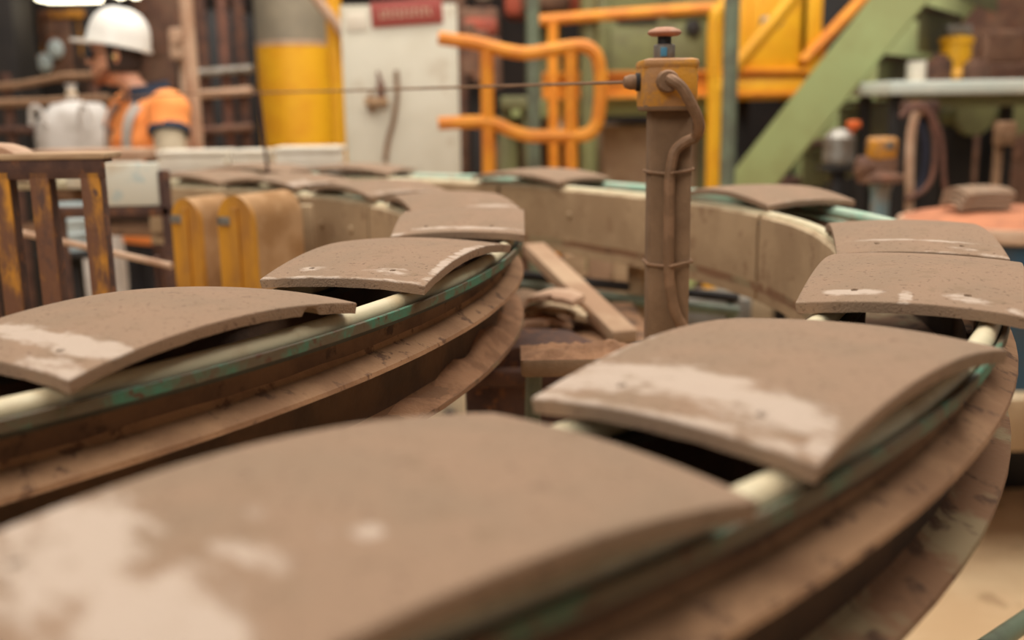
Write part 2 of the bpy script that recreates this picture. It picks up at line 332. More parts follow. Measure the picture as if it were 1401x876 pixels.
# ------------------------------------------------------------------ clay tiles
TW, TLN, TH = .206, .3352, .0112
def tile_mesh(blots, rims=(.25, .0, .0), fine=True, notch=None, seed=0):
    """blots: (u, v, ru, rv, strength[, slant]); rims: front, left, right pale edges. Local x across, y along (front = -y)."""
    hw, hl = TW / 2, TLN / 2; rb = .0014
    ins = [0, .0004, .0014]
    def axis(half, n, holes):
        s = set([round(-half + i, 5) for i in ins] + [round(half - i, 5) for i in ins])
        s |= set(np.linspace(-half + .004, half - .004, n).round(5))
        if fine:
            for h in holes: s |= set(round(h + d, 5) for d in np.arange(-.0044, .0045, .0011))
        s = sorted(s); o = [s[0]]
        for q in s[1:]:
            if q - o[-1] > .00022: o.append(q)
        o[-1] = half
        return np.array(o)
    hx = (-.5 * hw, .5 * hw); hy = -hl + .095 * TLN
    X = axis(hw, 44 if fine else 24, hx); Y = axis(hl, 66 if fine else 34, (hy,))
    gx, gy = np.meshgrid(X, Y, indexing='ij'); u = gx / hw; v = gy / TLN + .5
    z = .0175 * (1 - (2 * v - 1) ** 2) + .006 * (1 - u * u)
    rng = np.random.default_rng(seed)
    z = z + .0009 * np.sin(u * 2.1 + rng.uniform(0, 6)) * np.sin(v * 5 + rng.uniform(0, 6)) + (.0012 * rng.uniform(-1, 1)) * u * (2 * v - 1)
    zb = z - TH
    e = np.minimum(hw - abs(gx), hl - abs(gy)).clip(0, rb); z = z - (rb - np.sqrt(np.maximum(rb ** 2 - (rb - e) ** 2, 0)))
    pit = np.zeros_like(z)
    for h in hx:
        d = np.hypot(gx - h, (gy - hy)); pit = np.maximum(pit, np.clip((.0033 - d) / .0012, 0, 1))
    z = z - pit * .0085
    jn = np.array([[noise.noise(Vector((x * 55, y * 55, seed * 3.1))) for y in Y] for x in X])
    zb = zb + .0008 * jn
    if notch:
        d = np.hypot(gx - notch[0] * hw, (gy - (notch[1] - .5) * TLN)); zb = zb + .0075 * np.sqrt(np.clip(1 - (d / .012) ** 2, 0, 1))
    gxb = gx * (1 - .0015 / hw); gyb = gy * (1 - .001 / hl)
    nx, ny = len(X), len(Y)
    V = np.concatenate([np.stack([gx, gy, z], -1).reshape(-1, 3), np.stack([gxb, gyb, zb], -1).reshape(-1, 3), np.stack([gx, gy, z - .0006], -1).reshape(-1, 3)])
    I = np.arange(nx * ny).reshape(nx, ny); B = I + nx * ny
    q = np.stack([I[:-1, :-1], I[1:, :-1], I[1:, 1:], I[:-1, 1:]], -1).reshape(-1, 4)
    qb = np.stack([B[:-1, :-1], B[:-1, 1:], B[1:, 1:], B[1:, :-1]], -1).reshape(-1, 4)
    ring = np.concatenate([I[:, 0], I[-1, 1:], I[-2::-1, -1], I[0, -2:0:-1]]); r2 = np.roll(ring, -1)
    o1, o2 = nx * ny, 2 * nx * ny
    remap = np.full(3 * nx * ny, -1); keep = np.concatenate([np.arange(o2), np.sort(ring) + o2]); remap[keep] = np.arange(len(keep)); V = V[keep]
    m1, m2 = remap[ring + o2], remap[r2 + o2]
    qs = np.concatenate([np.stack([ring, m1, m2, r2], -1), np.stack([m1, ring + o1, r2 + o1, m2], -1)])
    me = bpy.data.meshes.new('clay_tile'); me.from_pydata(V.tolist(), [], np.concatenate([q, qb, qs]).tolist())
    d = np.zeros_like(u)
    for b in blots:
        bu, bv, ru, rv, st = b[:5]; sl = b[5] if len(b) > 5 else 0
        du = (u - bu) / ru; dv = (v - bv - sl * (u - bu)) / rv
        d = np.maximum(d, st * np.clip(1.45 - .8 * (np.abs(du) ** 3 + np.abs(dv) ** 2.2) ** .5, 0, 1))
    ef = (v * TLN); el = (u + 1) * hw; er = (1 - u) * hw
    d = np.maximum(d, rims[0] * np.clip(1.6 - ef / .007, 0, 1))
    d = np.maximum(d, rims[1] * np.clip(1.6 - el / .007, 0, 1) * np.clip(1.2 - abs(v - .25) * 2.2, 0, 1))
    d = np.maximum(d, rims[2] * np.clip(1.6 - er / .008, 0, 1) * np.clip(1.3 - abs(v - .4) * 2.0, 0, 1))
    d = d * (1 - pit)
    dd = np.concatenate([d.ravel(), np.zeros(nx * ny + len(ring))])
    at = me.attributes.new('dust', 'FLOAT', 'POINT'); at.data.foreach_set('value', dd.astype(np.float32))
    me.polygons.foreach_set('use_smooth', [True] * len(me.polygons)); me.set_sharp_from_angle(angle=math.radians(22))
    bm = bmesh.new(); bm.from_mesh(me); bmesh.ops.recalc_face_normals(bm, faces=bm.faces); bm.to_mesh(me); bm.free()
    me.materials.append(MT['tile']); return me
TILES = [  # track, angle, radial offset, yaw offset, label, blots, rims, fine, notch
 ('R', -.93599, .00886, .0783, 'nearest clay roof tile, at the bottom, with a broad pale patch at its hole end',
  [(-.62, .17, .5, .085, .95), (-.15, .13, .42, .075, .95), (.45, .15, .40, .085, 1), (.26, .295, .22, .026, .8, .06), (.0, .350, .12, .016, .62), (.34, .385, .06, .020, .72), (.44, .435, .06, .022, .78)], (.0, .3, 0), True, None),
 ('R', -.70131, -.0063, -.02743, 'large clay roof tile in the foreground right, pale band running through both nail holes',
  [(-.66, .145, .40, .072, 1), (-.05, .155, .5, .068, 1), (.48, .13, .42, .066, 1), (-.88, .08, .16, .09, .9), (-.45, .235, .35, .03, .5), (-.04, .31, .09, .012, .52), (.92, .06, .07, .05, .8), (.55, .018, .5, .018, .75)], (.72, .7, .0), True, None),
 ('R', -.42982, -.00285, -.00514, 'clay roof tile with pale vertical splash between nail holes, behind the large right one',
  [(-.52, .075, .30, .024, .82), (-.03, .04, .07, .055, .95), (.50, .070, .26, .026, .82, -.05), (.95, .03, .12, .03, .7)], (.35, .2, .15), True, None),
 ('R', -.20993, -.00042, -.03988, 'clay roof tile with a thin pale line across it, beside the blue drum',
  [(0, .14, .95, .012, .75), (.50, .06, .2, .02, .6), (.9, .02, .3, .02, .7)], (.45, .2, .2), True, None),
 ('R', .225, .004, .03, 'clay roof tile on the outer conveyor just right of the switch post', [(0, .05, .9, .03, .4)], (.5, .3, 0), False, None),
 ('R', .745, -.02, .02, 'clay roof tile on the outer conveyor in front of the yellow railing', [(.2, .1, .6, .03, .4)], (.4, .3, 0), False, None),
 ('R', 1.20, 0, .04, 'clay roof tile on the outer conveyor in front of the white board', [(0, .1, .6, .03, .5)], (.5, .3, 0), False, None),
 ('R', 1.42, 0, .0, 'clay roof tile on the outer conveyor in front of the white boxes', [(0, .1, .5, .03, .4)], (.5, .3, 0), False, None),
 ('L', -.57859, -.00324, .04318, 'clay roof tile at left edge with a pale band and a notch in its underside',
  [(-.4, .15, .62, .045, .95), (.55, .135, .62, .048, 1.0), (.75, .028, .4, .03, .9), (-.4, .02, .35, .02, .7), (.93, .70, .07, .02, .55)], (.45, .0, .1), True, (1.0, .80)),
 ('L', -.30129, .00168, .01031, 'clay roof tile on the inner conveyor with a pale right edge and two ringed holes',
  [(-.48, .09, .24, .03, .66), (.5, .09, .28, .034, .74), (.95, .35, .07, .34, .85)], (.62, .3, .8), True, None),
 ('L', -.01857, -.00022, .00818, 'clay roof tile with pale stripe by its front edge, at tip of inner bend',
  [(.15, .06, .85, .020, .85), (-.92, .02, .14, .03, .8)], (.35, .3, .2), True, None),
 ('L', .215, .0, .0, 'clay roof tile with a pale front corner, just beyond the tip of the inner bend', [(.5, .05, .5, .03, .8), (.45, .2, .3, .03, .5)], (.5, .2, .4), False, None),
 ('L', .505, -.005, .0, 'clay roof tile on the inner conveyor ahead of a short gap', [(-.4, .06, .6, .05, .6)], (.6, .4, .2), False, None),
 ('L', .795, -.002, .0, 'clay roof tile on the inner conveyor right above the plain steel plates', [(-.7, .08, .4, .06, .8)], (.7, .6, .2), False, None),
 ('L', 1.045, .002, .0, 'clay roof tile on the inner conveyor above the two yellow guards', [(0, .1, .5, .05, .5)], (.5, .4, .2), False, None),
 ('L', 1.30, 0, 0, 'clay roof tile on the inner conveyor behind the dirty white cover', [(0, .1, .5, .05, .6)], (.5, .4, .2), False, None),
 ('L', 1.56, 0, 0, 'clay roof tile on the inner conveyor above the rusty guard frame', [(0, .1, .5, .05, .6)], (.5, .4, .2), False, None),
]
for i, (t, a, dr, dy, lab, bl, rims, fine, notch) in enumerate(TILES):
    p, n, tn = path(t, a); o = link('clay_tile', tile_mesh(bl, rims, fine, notch, i + 1), None)
    o.location = p + n * dr + Vector((0, 0, ZT)); o.rotation_euler = (0, 0, math.atan2(n.y, n.x) + dy)
    tag(o, lab, 'roof tile', 'curved clay tiles riding on the conveyors')

# ------------------------------------------------------------------ emergency stop post
YP = 1.45
c0 = P(917, 300, YP)
c_post = c0.x
E_ = thing('stop_button_post', (c0.x, YP + .025, 0), 'dusty post with a yellow switch box and mushroom stop button, between the conveyors', 'switch post')
zt = P(914, 150, YP).z; zb = P(914, 80, YP).z; wpost = 57 * YP / F_PX; bw = 72 * YP / F_PX; bx = P(915, 110, YP).x
g = G().box((c0.x, YP + .025, zt / 2), (wpost, .05, zt), None, .005)
build('post', g, 'post', E_)
build('base_plate', G().box((c0.x, YP + .025, .006), (.16, .16, .012), None, .003), 'post', E_)
hb = zb - zt
build('switch_box', G().box((bx, YP + .02, zt + hb / 2), (bw, .085, hb), None, .007), 'box', E_)
build('box_lid', G().box((bx, YP + .02, zb - .0075), (bw + .003, .088, .013), None, .005), 'box', E_)
build('box_lip', G().box((bx, YP + .02, zt + .004), (bw - .002, .083, .012), None, .004), 'post', E_)
kx = P(912, 60, YP).x
build('button_collar', G().lathe([(.0145, 0), (.015, .002), (.015, .018), (.0125, .02)], (kx, YP + .02, zb), 20), 'metal', E_)
build('button_sticker', G().box((kx - .003, YP + .0045, zb + .009), (.009, .002, .012), None, .0008), 'blue', E_)['label'] = 'small blue sticker'
build('button_stem', G().lathe([(.0095, .0), (.0095, .014)], (kx, YP + .02, zb + .018), 16), 'black', E_)
build('button_cap', G().lathe([(.008, 0), (.019, .001), (.0235, .004), (.0235, .006), (.021, .009), (.012, .0125), (0, .0135)], (kx, YP + .02, zb + .030), 28), 'button', E_)['label'] = 'faded red mushroom head'
gl = P(905, 112, YP)
build('cable_gland', G().lathe([(.014, 0), (.0155, .004), (.0155, .012), (.013, .016)], (gl.x + .004, YP - .0215, gl.z), 18, (0, -1, 0)), 'conduit', E_)
kl = P(868, 112, YP)
build('cord_knob', G().lathe([(.010, 0), (.0105, .004), (.0105, .014), (.0075, .022), (.002, .024)], (bx - bw / 2, YP + .02, kl.z), 16, (-1, 0, 0)), 'conduit', E_)
build('cord_collar', G().lathe([(.0125, 0), (.0125, .006)], (bx - bw / 2, YP + .02, kl.z), 16, (-1, 0, 0)), 'black', E_)
build('side_bolt', G().lathe([(.010, 0), (.010, .004), (.006, .006)], (bx + bw / 2, YP + .02, P(955, 106, YP).z), 12, (1, 0, 0)), 'conduit', E_)
yf = YP - .009
hz = [P(914, 108, YP - .02), P(920, 110, YP - .043), P(932, 119, YP - .046), P(944, 139, YP - .043), P(954, 160, YP - .036), P(957, 176, YP - .026), P(951, 188, yf), P(936, 195, yf), P(924, 206, yf), P(919, 224, yf), P(916, 250, yf), P(915, 320, yf), P(915, 365, yf), P(918, 400, yf), P(925, 430, yf), P(938, 455, yf), P(948, 490, yf - .005)]
build('conduit', G().tube(bez(hz, 6), .0078, 10), 'conduit', E_)
for v in (235, 361):
    z = P(914, v, YP).z; hw = wpost / 2 + .002
    pts = [Vector((c0.x - hw, YP + .05, z - .001)), Vector((c0.x - hw, YP - .002, z)), Vector((c0.x - .012, YP - .006, z - .002)), Vector((c0.x, YP - .018, z - .001)), Vector((c0.x + .012, YP - .007, z)), Vector((c0.x + hw, YP - .002, z + .003)), Vector((c0.x + hw, YP + .05, z + .003))]
    build('tie_cord', G().tube(pts, .0024, 6), 'conduit', E_)
# pull cord from the switch box to a thin rod far left
rod = P(353, 127, 3.05)
g = G().tube([Vector((bx - bw / 2 - .02, YP + .02, kl.z)), P(640, 119, 2.0), P(480, 124, 2.6), rod, P(270, 128, 3.2), P(0, 142, 3.5), P(-60, 146, 3.6)], .0028, 6)
tag(build('pull_cord', g, 'conduit'), 'long thin pull cord stretched level across the scene to the switch box', 'cord')
g = G().tube([Vector((rod.x + .012, rod.y + .03, .0)), Vector((rod.x + .01, rod.y + .03, 1.2)), rod + Vector((0, .008, .005))], .005, 8).lathe([(.05, 0), (.05, .008), (.01, .014)], (rod.x + .012, rod.y + .03, 0), 16)
tag(build('cord_stand', g, 'rust', ang=30), 'thin dark upright rod holding the pull cord by the yellow column', 'rod')

# ------------------------------------------------------------------ left foreground: rusty guard frame, yellow guards, white cover
YF = 1.62
a = P(2, 233, YF); b = P(140, 226, YF)
FR_ = thing('guard_frame', (b.x, YF, 0), 'rusty yellow angle-iron frame with cream board on top, at left edge', 'frame')
for u, t in ((8, 0), (62, 1), (131, 0)):
    x = P(u, 330, YF).x; top = P(u, 236, YF).z
    g = G().beam((x, YF, 0), (x, YF, top), .034, .005, .001, Vector((1, 0, 0))).beam((x + .0145, YF + .017, 0), (x + .0145, YF + .017, top), .005, .034, .001, Vector((1, 0, 0)))
    g2 = G().box((x, YF + .0025, top / 2), (.030, .005, top), None, .001).box((x, YF + .015, .005), (.08, .08, .01), None, .002)
    up_ = build('upright', g2, 'rust_yellow', FR_)
    build('upright_flange', G().box((x + .0125, YF + .017, top / 2 + .006), (.005, .024, top - .012), None, .001), 'rust', up_)
x0 = P(-60, 236, YF).x; x1 = P(143, 236, YF).x
z0 = P(70, 232, YF).z
build('top_rail', G().box(((x0 + x1) / 2, YF + .003, z0), (x1 - x0, .006, .030), None, .001).box(((x0 + x1) / 2, YF + .02, z0 + .012), (x1 - x0, .034, .006), None, .001), 'rust', FR_)
build('top_board', G().box(((x0 + x1) / 2, YF + .035, z0 + .0195), (x1 - x0 + .006, .075, .009), None, .002), 'wood', FR_)['label'] = 'cream board lying along the top'
# lying slab at the very left above the frame
g = G().prism([(0, 0), (.085, 0), (.07, .008), (.05, .014), (.02, .016), (0, .014)], (x0 + .0, YF + .02, z0 + .0245), (1, 0, 0), (0, 0, 1), (0, .07, 0))
tag(build('clay_lump', g, 'pinkbeige', ang=30), 'pinkish clay offcut lying on the cream board at left edge', 'clay')
# thin beige pole crossing behind the frame
g = G().tube([P(-40, 305, 2.25), P(60, 325, 2.2), P(235, 364, 2.1)], .0075, 8)
POLE = thing('barrier_pole', (P(100, 335, 2.15).x, 2.17, 0), 'thin beige pole running low behind the rusty frame', 'pole')
build('pole', g, 'pinkbeige', POLE)
for u, v, y in ((-20, 308, 2.24), (212, 358, 2.115)):
    q = P(u, v, y); build('stand', G().tube([(q.x, y + .012, 0), (q.x, y + .012, q.z + .01)], .008, 8).lathe([(.05, 0), (.05, .008)], (q.x, y + .012, 0), 14), 'rust', POLE)
# two yellow half-round guards
def guard(u0, u1, v0, y, th, lab):
    A = P(u0, v0, y); B = P(u1, v0, y); wd = (B.x - A.x); top = A.z; cx_ = (A.x + B.x) / 2
    T = thing('roller_guard', (cx_, y, 0), lab, 'machine guard', 'yellow half-round guards')
    r = wd / 2; n = 14
    out = [(-r, 0), (-r, top - r * 1.25)] + [(-r * math.cos(PI * i / n), top - r * 1.25 + r * 1.25 * math.sin(PI * i / n)) for i in range(1, n)] + [(r, top - r * 1.25), (r, 0)]
    yaw = .45; ux = Vector((math.cos(yaw), -math.sin(yaw), 0)); uy = Vector((-ux.y, ux.x, 0))
    org = Vector((cx_, y, 0)); Z = Vector((0, 0, 1))
    build('face_plate', G().prism(out, org, ux, Z, uy * .012), 'guard', T, ang=50)
    inn = [(x * .999, z * .999) for x, z in out]
    k = len(out); V = []; Fc = []
    for x, z in out: V += [org + ux * x + Z * z + uy * .012, org + ux * x + Z * z + uy * th]
    for x, z in out: V += [org + ux * x * .9 + Z * (z - r * .1 if z > 0 else z) + uy * .012, org + ux * x * .9 + Z * (z - r * .1 if z > 0 else z) + uy * th]
    for i in range(k - 1):
        Fc += [[2 * i, 2 * i + 1, 2 * i + 3, 2 * i + 2], [2 * k + 2 * i, 2 * k + 2 * i + 2, 2 * k + 2 * i + 3, 2 * k + 2 * i + 1], [2 * i + 1, 2 * k + 2 * i + 1, 2 * k + 2 * i + 3, 2 * i + 3]]
    build('rim', G().add(V, Fc), 'guard_rim', T, ang=50)['label'] = 'clay-dusted rim band'
    build('stiffener', G().prism([(-r * .18, 0), (-r * .18, top - r * .55), (r * .22, top - r * .55), (r * .22, 0)], org - uy * .006, ux, Z, uy * .008), 'guard', T)
    build('name_plate', G().box(org + ux * (-r * .55) + Z * (top - r * 1.15) - uy * .004, (.034, .006, .018), Matrix((ux, uy, Z)).transposed(), .001), 'metal', T)
    return T
guard(226, 276, 272, 2.33, .12, 'yellow half-round guard nearer the worker, left one of the pair')
guard(288, 350, 268, 2.18, .17, 'yellow half-round guard with broad dusty rim, right one of the pair')
# plain steel plates + bearing next to the guards
pc, pd = rect(368, 283, 437, 470, 2.42, .02)
BP = thing('bearing_plate', (pc.x, pc.y, 0), 'clay-coated steel plate with a round bearing beside the yellow guards', 'machine plate')
zt_ = pc.z + pd[2] / 2
build('plate', G().box((pc.x, pc.y, zt_ / 2), (pd[0], .02, zt_), None, .004), 'panel', BP)
q = P(378, 275, 2.36)
build('bearing_ring', G().lathe([(.026, 0), (.040, 0), (.043, .006), (.043, .03), (.026, .03), (.026, 0)], (q.x, 2.395, q.z - .02), 22, (0, -1, 0)), 'panel', BP)
q = P(379, 345, 2.38)
build('bracket', G().prism([(-.03, -.06), (.03, -.03), (.03, .05), (.012, .05), (.0, .0), (-.03, -.02)], (q.x, 2.37, q.z), (1, 0, 0), (0, 0, 1), (0, .04, 0)), 'guard', BP)
# dirty white cover
c, d = rect(136, 224, 219, 282, 2.62, .03)
WC = thing('machine_cover', (c.x, c.y, 0), 'dirty white sheet cover on rusty legs, between worker and conveyor end', 'cover')
build('cover_sheet', G().box(c, d, None, .006), 'dirtywhite', WC)
build('cover_sheet', G().box((P(103, 245, 2.62).x, c.y, c.z + .02), (.05, .03, d[2] * .5), None, .005), 'dirtywhite', WC)
build('support_rail', G().box((c.x - .06, c.y, c.z - d[2] / 2 - .014), (d[0] + .17, .03, .026), None, .003), 'rust', WC)
build('support_leg', G().box((c.x + d[0] / 2 + .012, c.y, (c.z + d[2] / 2 - .02) / 2), (.022, .03, c.z + d[2] / 2 - .02), None, .003), 'rust', WC)
build('support_leg', G().box((c.x - d[0] / 2 - .12, c.y, (c.z - d[2] / 2) / 2), (.022, .03, c.z - d[2] / 2), None, .003), 'rust', WC)
# pale blue tubs behind the frame
q0 = P(101, 342, 3.0); r = .055
TB = thing('plastic_tub', (q0.x, 3.0, 0), 'pale blue ribbed tub on a stand behind the rusty frame', 'tub')
zz = q0.z
build('tub', G().lathe([(0, 0), (r * .82, 0), (r * .9, .045), (r * 1.03, .05), (r * .95, .056), (r, .085), (r * 1.06, .09), (r * .98, .096), (r * 1.02, .125), (r * 1.12, .13), (r * 1.12, .137), (r * .9, .137), (r * .7, .02), (0, .02)], (q0.x, 3.0, zz), 24), 'paleblue', TB)
build('stand', G().box((q0.x, 3.0, zz - .008), (.16, .16, .016), None, .003).box((q0.x, 3.0, (zz - .016) / 2), (.035, .035, zz - .016), None, .003).box((q0.x, 3.0, .006), (.14, .14, .012), None, .003), 'dark', TB)

# ------------------------------------------------------------------ white boxes on a bench behind the outer conveyor
YB = 3.85
bz = P(340, 240, YB).z
bx0, bx1 = P(205, 240, YB).x, P(474, 240, YB).x
BN = thing('side_bench', ((bx0 + bx1) / 2, YB + .1, 0), 'dark narrow bench holding the white boxes behind the conveyor', 'bench')
build('bench_top', G().box(((bx0 + bx1) / 2, YB + .1, bz - .012), (bx1 - bx0 + .04, .28, .024), None, .004), 'rust', BN)
for sx in (0, 1):
    for sy in (0, 1):
        build('leg', G().box((bx0 + .03 + sx * (bx1 - bx0 - .06), YB + sy * .2, (bz - .024) / 2), (.035, .035, bz - .024), None, .003), 'rust', BN)
for u0, u1, v0, lab, dy in ((212, 310, 207, 'long cream box nearest the worker, left of the white boxes', 0), (314, 364, 206, 'small bright white box in the middle of the white boxes', -.03), (372, 466, 202, 'cream box with raised top below the yellow column', .03)):
    c, d = rect(u0, v0, u1, 239, YB + dy, .16)
    z1 = c.z + d[2] / 2; hh = z1 - bz
    X = thing('storage_box', (c.x, c.y, bz), lab, 'box', 'white boxes on the bench')
    build('body', G().box((c.x, c.y, bz + hh * .40), (d[0] * .96, .15, hh * .8), None, .006), 'offwhite', X)
    build('lid', G().box((c.x, c.y, z1 - hh * .1), (d[0], .165, hh * .2), None, .006), 'offwhite', X)

c, d = rect(36, 207, 194, 221, 3.75, .2)
SH = thing('side_shelf', (c.x, c.y, 0), 'long pale dusty shelf board in front of the worker, left of the boxes', 'shelf')
build('shelf_board', G().box(c, d, None, .006), 'pinkbeige', SH)
build('shelf_edge', G().box(c + Vector((0, -.095, -d[2] / 2 - .008)), (d[0], .02, .016), None, .003), 'offwhite', SH)
for sx in (-.46, .46): build('leg', G().box((c.x + sx * d[0], c.y + .04, (c.z - d[2] / 2) / 2), (.03, .03, c.z - d[2] / 2), None, .003), 'rust', SH)

# ------------------------------------------------------------------ column, pipes, board
c = P(395, 130, 6.0); r = 50 * 6 / F_PX
CL = thing('round_column', (c.x, 6 + r, 0), 'fat round column painted yellow below and grey green above', 'column')
zs = P(395, 58, 6).z
build('yellow_band', G().lathe([(r + .002, 0), (r + .002, zs)], (c.x, 6 + r, 0), 40), 'yellow', CL)['label'] = 'yellow painted lower part'
build('upper_shaft', G().lathe([(r, zs), (r, 4.88)], (c.x, 6 + r, 0), 40), 'column_top', CL)
build('band_edge', G().lathe([(r + .006, zs - .012), (r + .006, zs + .012)], (c.x, 6 + r, 0), 40), 'pinkbeige', CL)
def pole(name, u, y, r, m, lab, cat, top=4.85, u_top=None):
    x = P(u, 140, y).x
    g = G().tube([(x, y, .012), (x, y, top)], r, 12).lathe([(r * 2.2, 0), (r * 2.2, .012), (r, .014)], (x, y, 0), 14)
    return tag(build(name, g, m), lab, cat)
pole('upright_pipe', 265, 4.75, .031, 'pinkbeige', 'pale dusty upright pipe just behind the worker', 'pipe')
# white tool board
YW = 4.6
A = P(478, 215, YW); B = P(627, 235, YW); Tl = P(468, 20, YW); tilt = .012
bxm = (A.x + B.x) / 2; bwid = B.x - A.x + .015; ztop = P(545, 6, YW).z
WB = thing('tool_board', (bxm, YW + .03, 0), 'tall white board with maroon sign and hanging tools', 'board')
build('board', G().box((bxm, YW + .02, ztop / 2), (bwid, .035, ztop), None, .004), 'white', WB)
for sx in (-1, 1): build('edge_strip', G().box((bxm + sx * (bwid / 2 - .004), YW + .018, ztop / 2), (.014, .044, ztop - .004), None, .003), 'white', WB)
for sx in (-.7, .7): build('foot', G().box((bxm + sx * bwid / 2, YW + .1, .03), (.05, .36, .06), None, .006), 'dark', WB)
c, d = rect(507, 1, 606, 34, YW, .006); c.y = YW - .003
RS = Matrix.Rotation(-.055, 3, 'Y')
sg = build('sign', G().box(c, d, RS, .001), 'maroon', WB); sg['label'] = 'maroon sign with a blurred pale line of lettering'
g = G(); xx = -.118
rnd = random.Random(4)
for i in range(11):
    ww = rnd.uniform(.012, .018)
    g.box(c + RS @ Vector((xx + ww / 2, -.0045, 0)), (ww * .28, .002, .036), RS).box(c + RS @ Vector((xx + ww * .8, -.0045, rnd.choice((-.012, .012)))), (ww * .5, .002, .008), RS)
    xx += ww + .006
build('sign_lettering', g, 'cream', sg)
c, d = rect(473, 17, 503, 42, YW, .003); c.y = YW - .0005
build('notice', G().box(c, d, RS, .001), 'offwhite', WB)
ho, hd = rect(500, 133, 532, 151, YW, .05); ho.y = YW - .02
build('tool_holder', G().box(ho, (hd[0], .045, .012), None, .002).box(ho + Vector((0, -.02, .012)), (hd[0], .006, .03), None, .002), 'wood', WB)
q = P(521, 125, YW - .03)
tag(build('wire_brush', G().box((q.x, YW - .024, q.z - .01), (.034, .022, .085), None, .004).tube([(q.x, YW - .024, q.z + .03), (q.x - .012, YW - .024, q.z + .085)], [.011, .006], 8), 'hose'), 'short brown brush standing in the holder on the white board', 'brush')
q = P(507, 140, YW - .03)
tag(build('scraper', G().box((q.x, YW - .024, q.z - .005), (.026, .006, .07), None, .002).box((q.x, YW - .024, q.z + .02), (.014, .016, .05), None, .003), 'conduit'), 'small brown scraper at the left end of the board holder', 'scraper')
g = G().tube(bez([P(542, 96, YW - .012), P(543, 130, YW - .012), P(538, 165, YW - .012), P(530, 195, YW - .012), P(527, 222, YW - .012)], 5), .010, 8)
tag(build('hooked_rod', g, 'conduit'), 'long bent rod hanging at the middle of the white board', 'tool')

# ------------------------------------------------------------------ yellow railings
YR = 4.15
RL = thing('safety_railing', (P(723, 140, YR).x, YR, 0), 'orange-yellow tube railing with rounded end, right of the white board', 'railing')
rr = .027
loop = [(600, 52), (622, 55), (650, 59), (690, 69), (722, 73), (760, 67), (790, 63), (806, 66), (817, 78), (821, 98), (822, 120), (820, 150), (816, 170), (806, 182), (790, 186), (760, 186), (725, 186), (700, 179), (672, 168), (640, 167), (600, 169)]
build('rail_loop', G().tube(bez([P(u, v, YR) for u, v in loop], 4), rr, 10), 'orange', RL)
for u, v in ((667, 64), (781, 65)):
    x = P(u, 140, YR + .0).x; zt_ = P(u, v, YR).z
    build('post', G().tube([(x, YR + .004, .01), (x, YR + .004, zt_)], rr, 12).lathe([(.07, 0), (.07, .012), (rr, .02)], (x, YR, 0), 16), 'orange', RL)
YR2 = 5.7
R2 = thing('rear_railing', (P(850, 60, YR2).x, YR2, 0), 'thin orange railing further back, in front of the green machine', 'railing')
build('top_rail', G().tube(bez([P(738, 28, YR2), P(800, 23, YR2), P(880, 17, YR2), P(999, 9, YR2)], 4), .03, 10), 'orange', R2)
for u, v in ((757, 26), (999, 10)):
    x = P(u, 140, YR2).x; build('post', G().tube([(x, YR2, .01), (x, YR2, P(u, v, YR2).z)], .03 if u < 900 else .018, 10).lathe([(.08, 0), (.08, .012)], (x, YR2, 0), 14), 'orange', R2)
# railing by the column
YR3 = 5.0
R3 = thing('stair_post', (P(460, 100, YR3).x, YR3, 0), 'orange post with pale slanting handrail between column and white board', 'post')
x = P(462, 140, YR3).x
build('post', G().tube([(P(467, 200, YR3).x, YR3, .01), (x, YR3, P(456, 0, YR3).z + .3)], .038, 12).lathe([(.09, 0), (.09, .012)], (P(469, 200, YR3).x, YR3, 0), 16), 'yellow', R3)
build('handrail', G().tube([P(428, -8, YR3 - .08), P(470, 45, YR3 - .06), P(476, 60, YR3 - .05)], .024, 10), 'pinkbeige', R3)

# green thin uprights
pole('green_upright', 730, 4.7, .030, 'green_p', 'slim grey green upright in front of the rounded railing end', 'post')
pole('green_upright', 998, 4.55, .034, 'green_p', 'slim grey green upright beside the yellow stair handrail', 'post')
pole('green_upright', 806, 5.76, .05, 'green_d', 'green upright at the left corner of the green machine', 'post')

# ------------------------------------------------------------------ green machine on a plinth
YG = 6.6
c, d = rect(812, -60, 990, 118, YG, 1.2)
GM = thing('green_machine', (c.x, c.y, 0), 'large olive green machine housing above a yellow beam', 'machine')
build('housing', G().box(c, d, None, .02), 'green_d', GM)
for v0, v1 in ((-50, 22), (32, 112)):
    for u0, u1 in ((836, 905), (912, 984)):
        cc, dd = rect(u0, v0, u1, v1, YG - .03, .028); build('door_panel', G().box(cc, dd, None, .01), 'green_d', GM)
cc, dd = rect(845, 27, 900, 31, YG - .05, .05); build('vent_slot', G().box(cc, dd, None, .004), 'dark', GM)
q = P(948, 38, YG - .04); build('dial', G().lathe([(.05, 0), (.05, .03), (.03, .04)], (q.x, YG - .03, q.z), 16, (0, -1, 0)), 'dark', GM)
cc, dd = rect(690, 137, 996, 156, 6.0, .4); gb = build('support_beam', G().box(cc, dd, None, .01), 'green', GM)
gb['label'] = 'long sage green beam under the machine'; beam_z = cc.z
x_l = cc.x - dd[0] / 2; x_r = cc.x + dd[0] / 2
for x in (x_l + .02, x_r - .06): build('beam_leg', G().box((x, 6.25, (cc.z - dd[2] / 2) / 2), (.12, .12, cc.z - dd[2] / 2), None, .01), 'green_d', GM)
zz = cc.z + dd[2] / 2
build('saddle', G().box((c.x, 6.9, (zz + c.z - d[2] / 2) / 2 - .02), (d[0] * .8, 1.4, abs(c.z - d[2] / 2 - zz) + .05), None, .01), 'green_d', GM)
cc, dd = rect(742, 105, 1100, 136, 5.95, .1); cc.y = 5.93
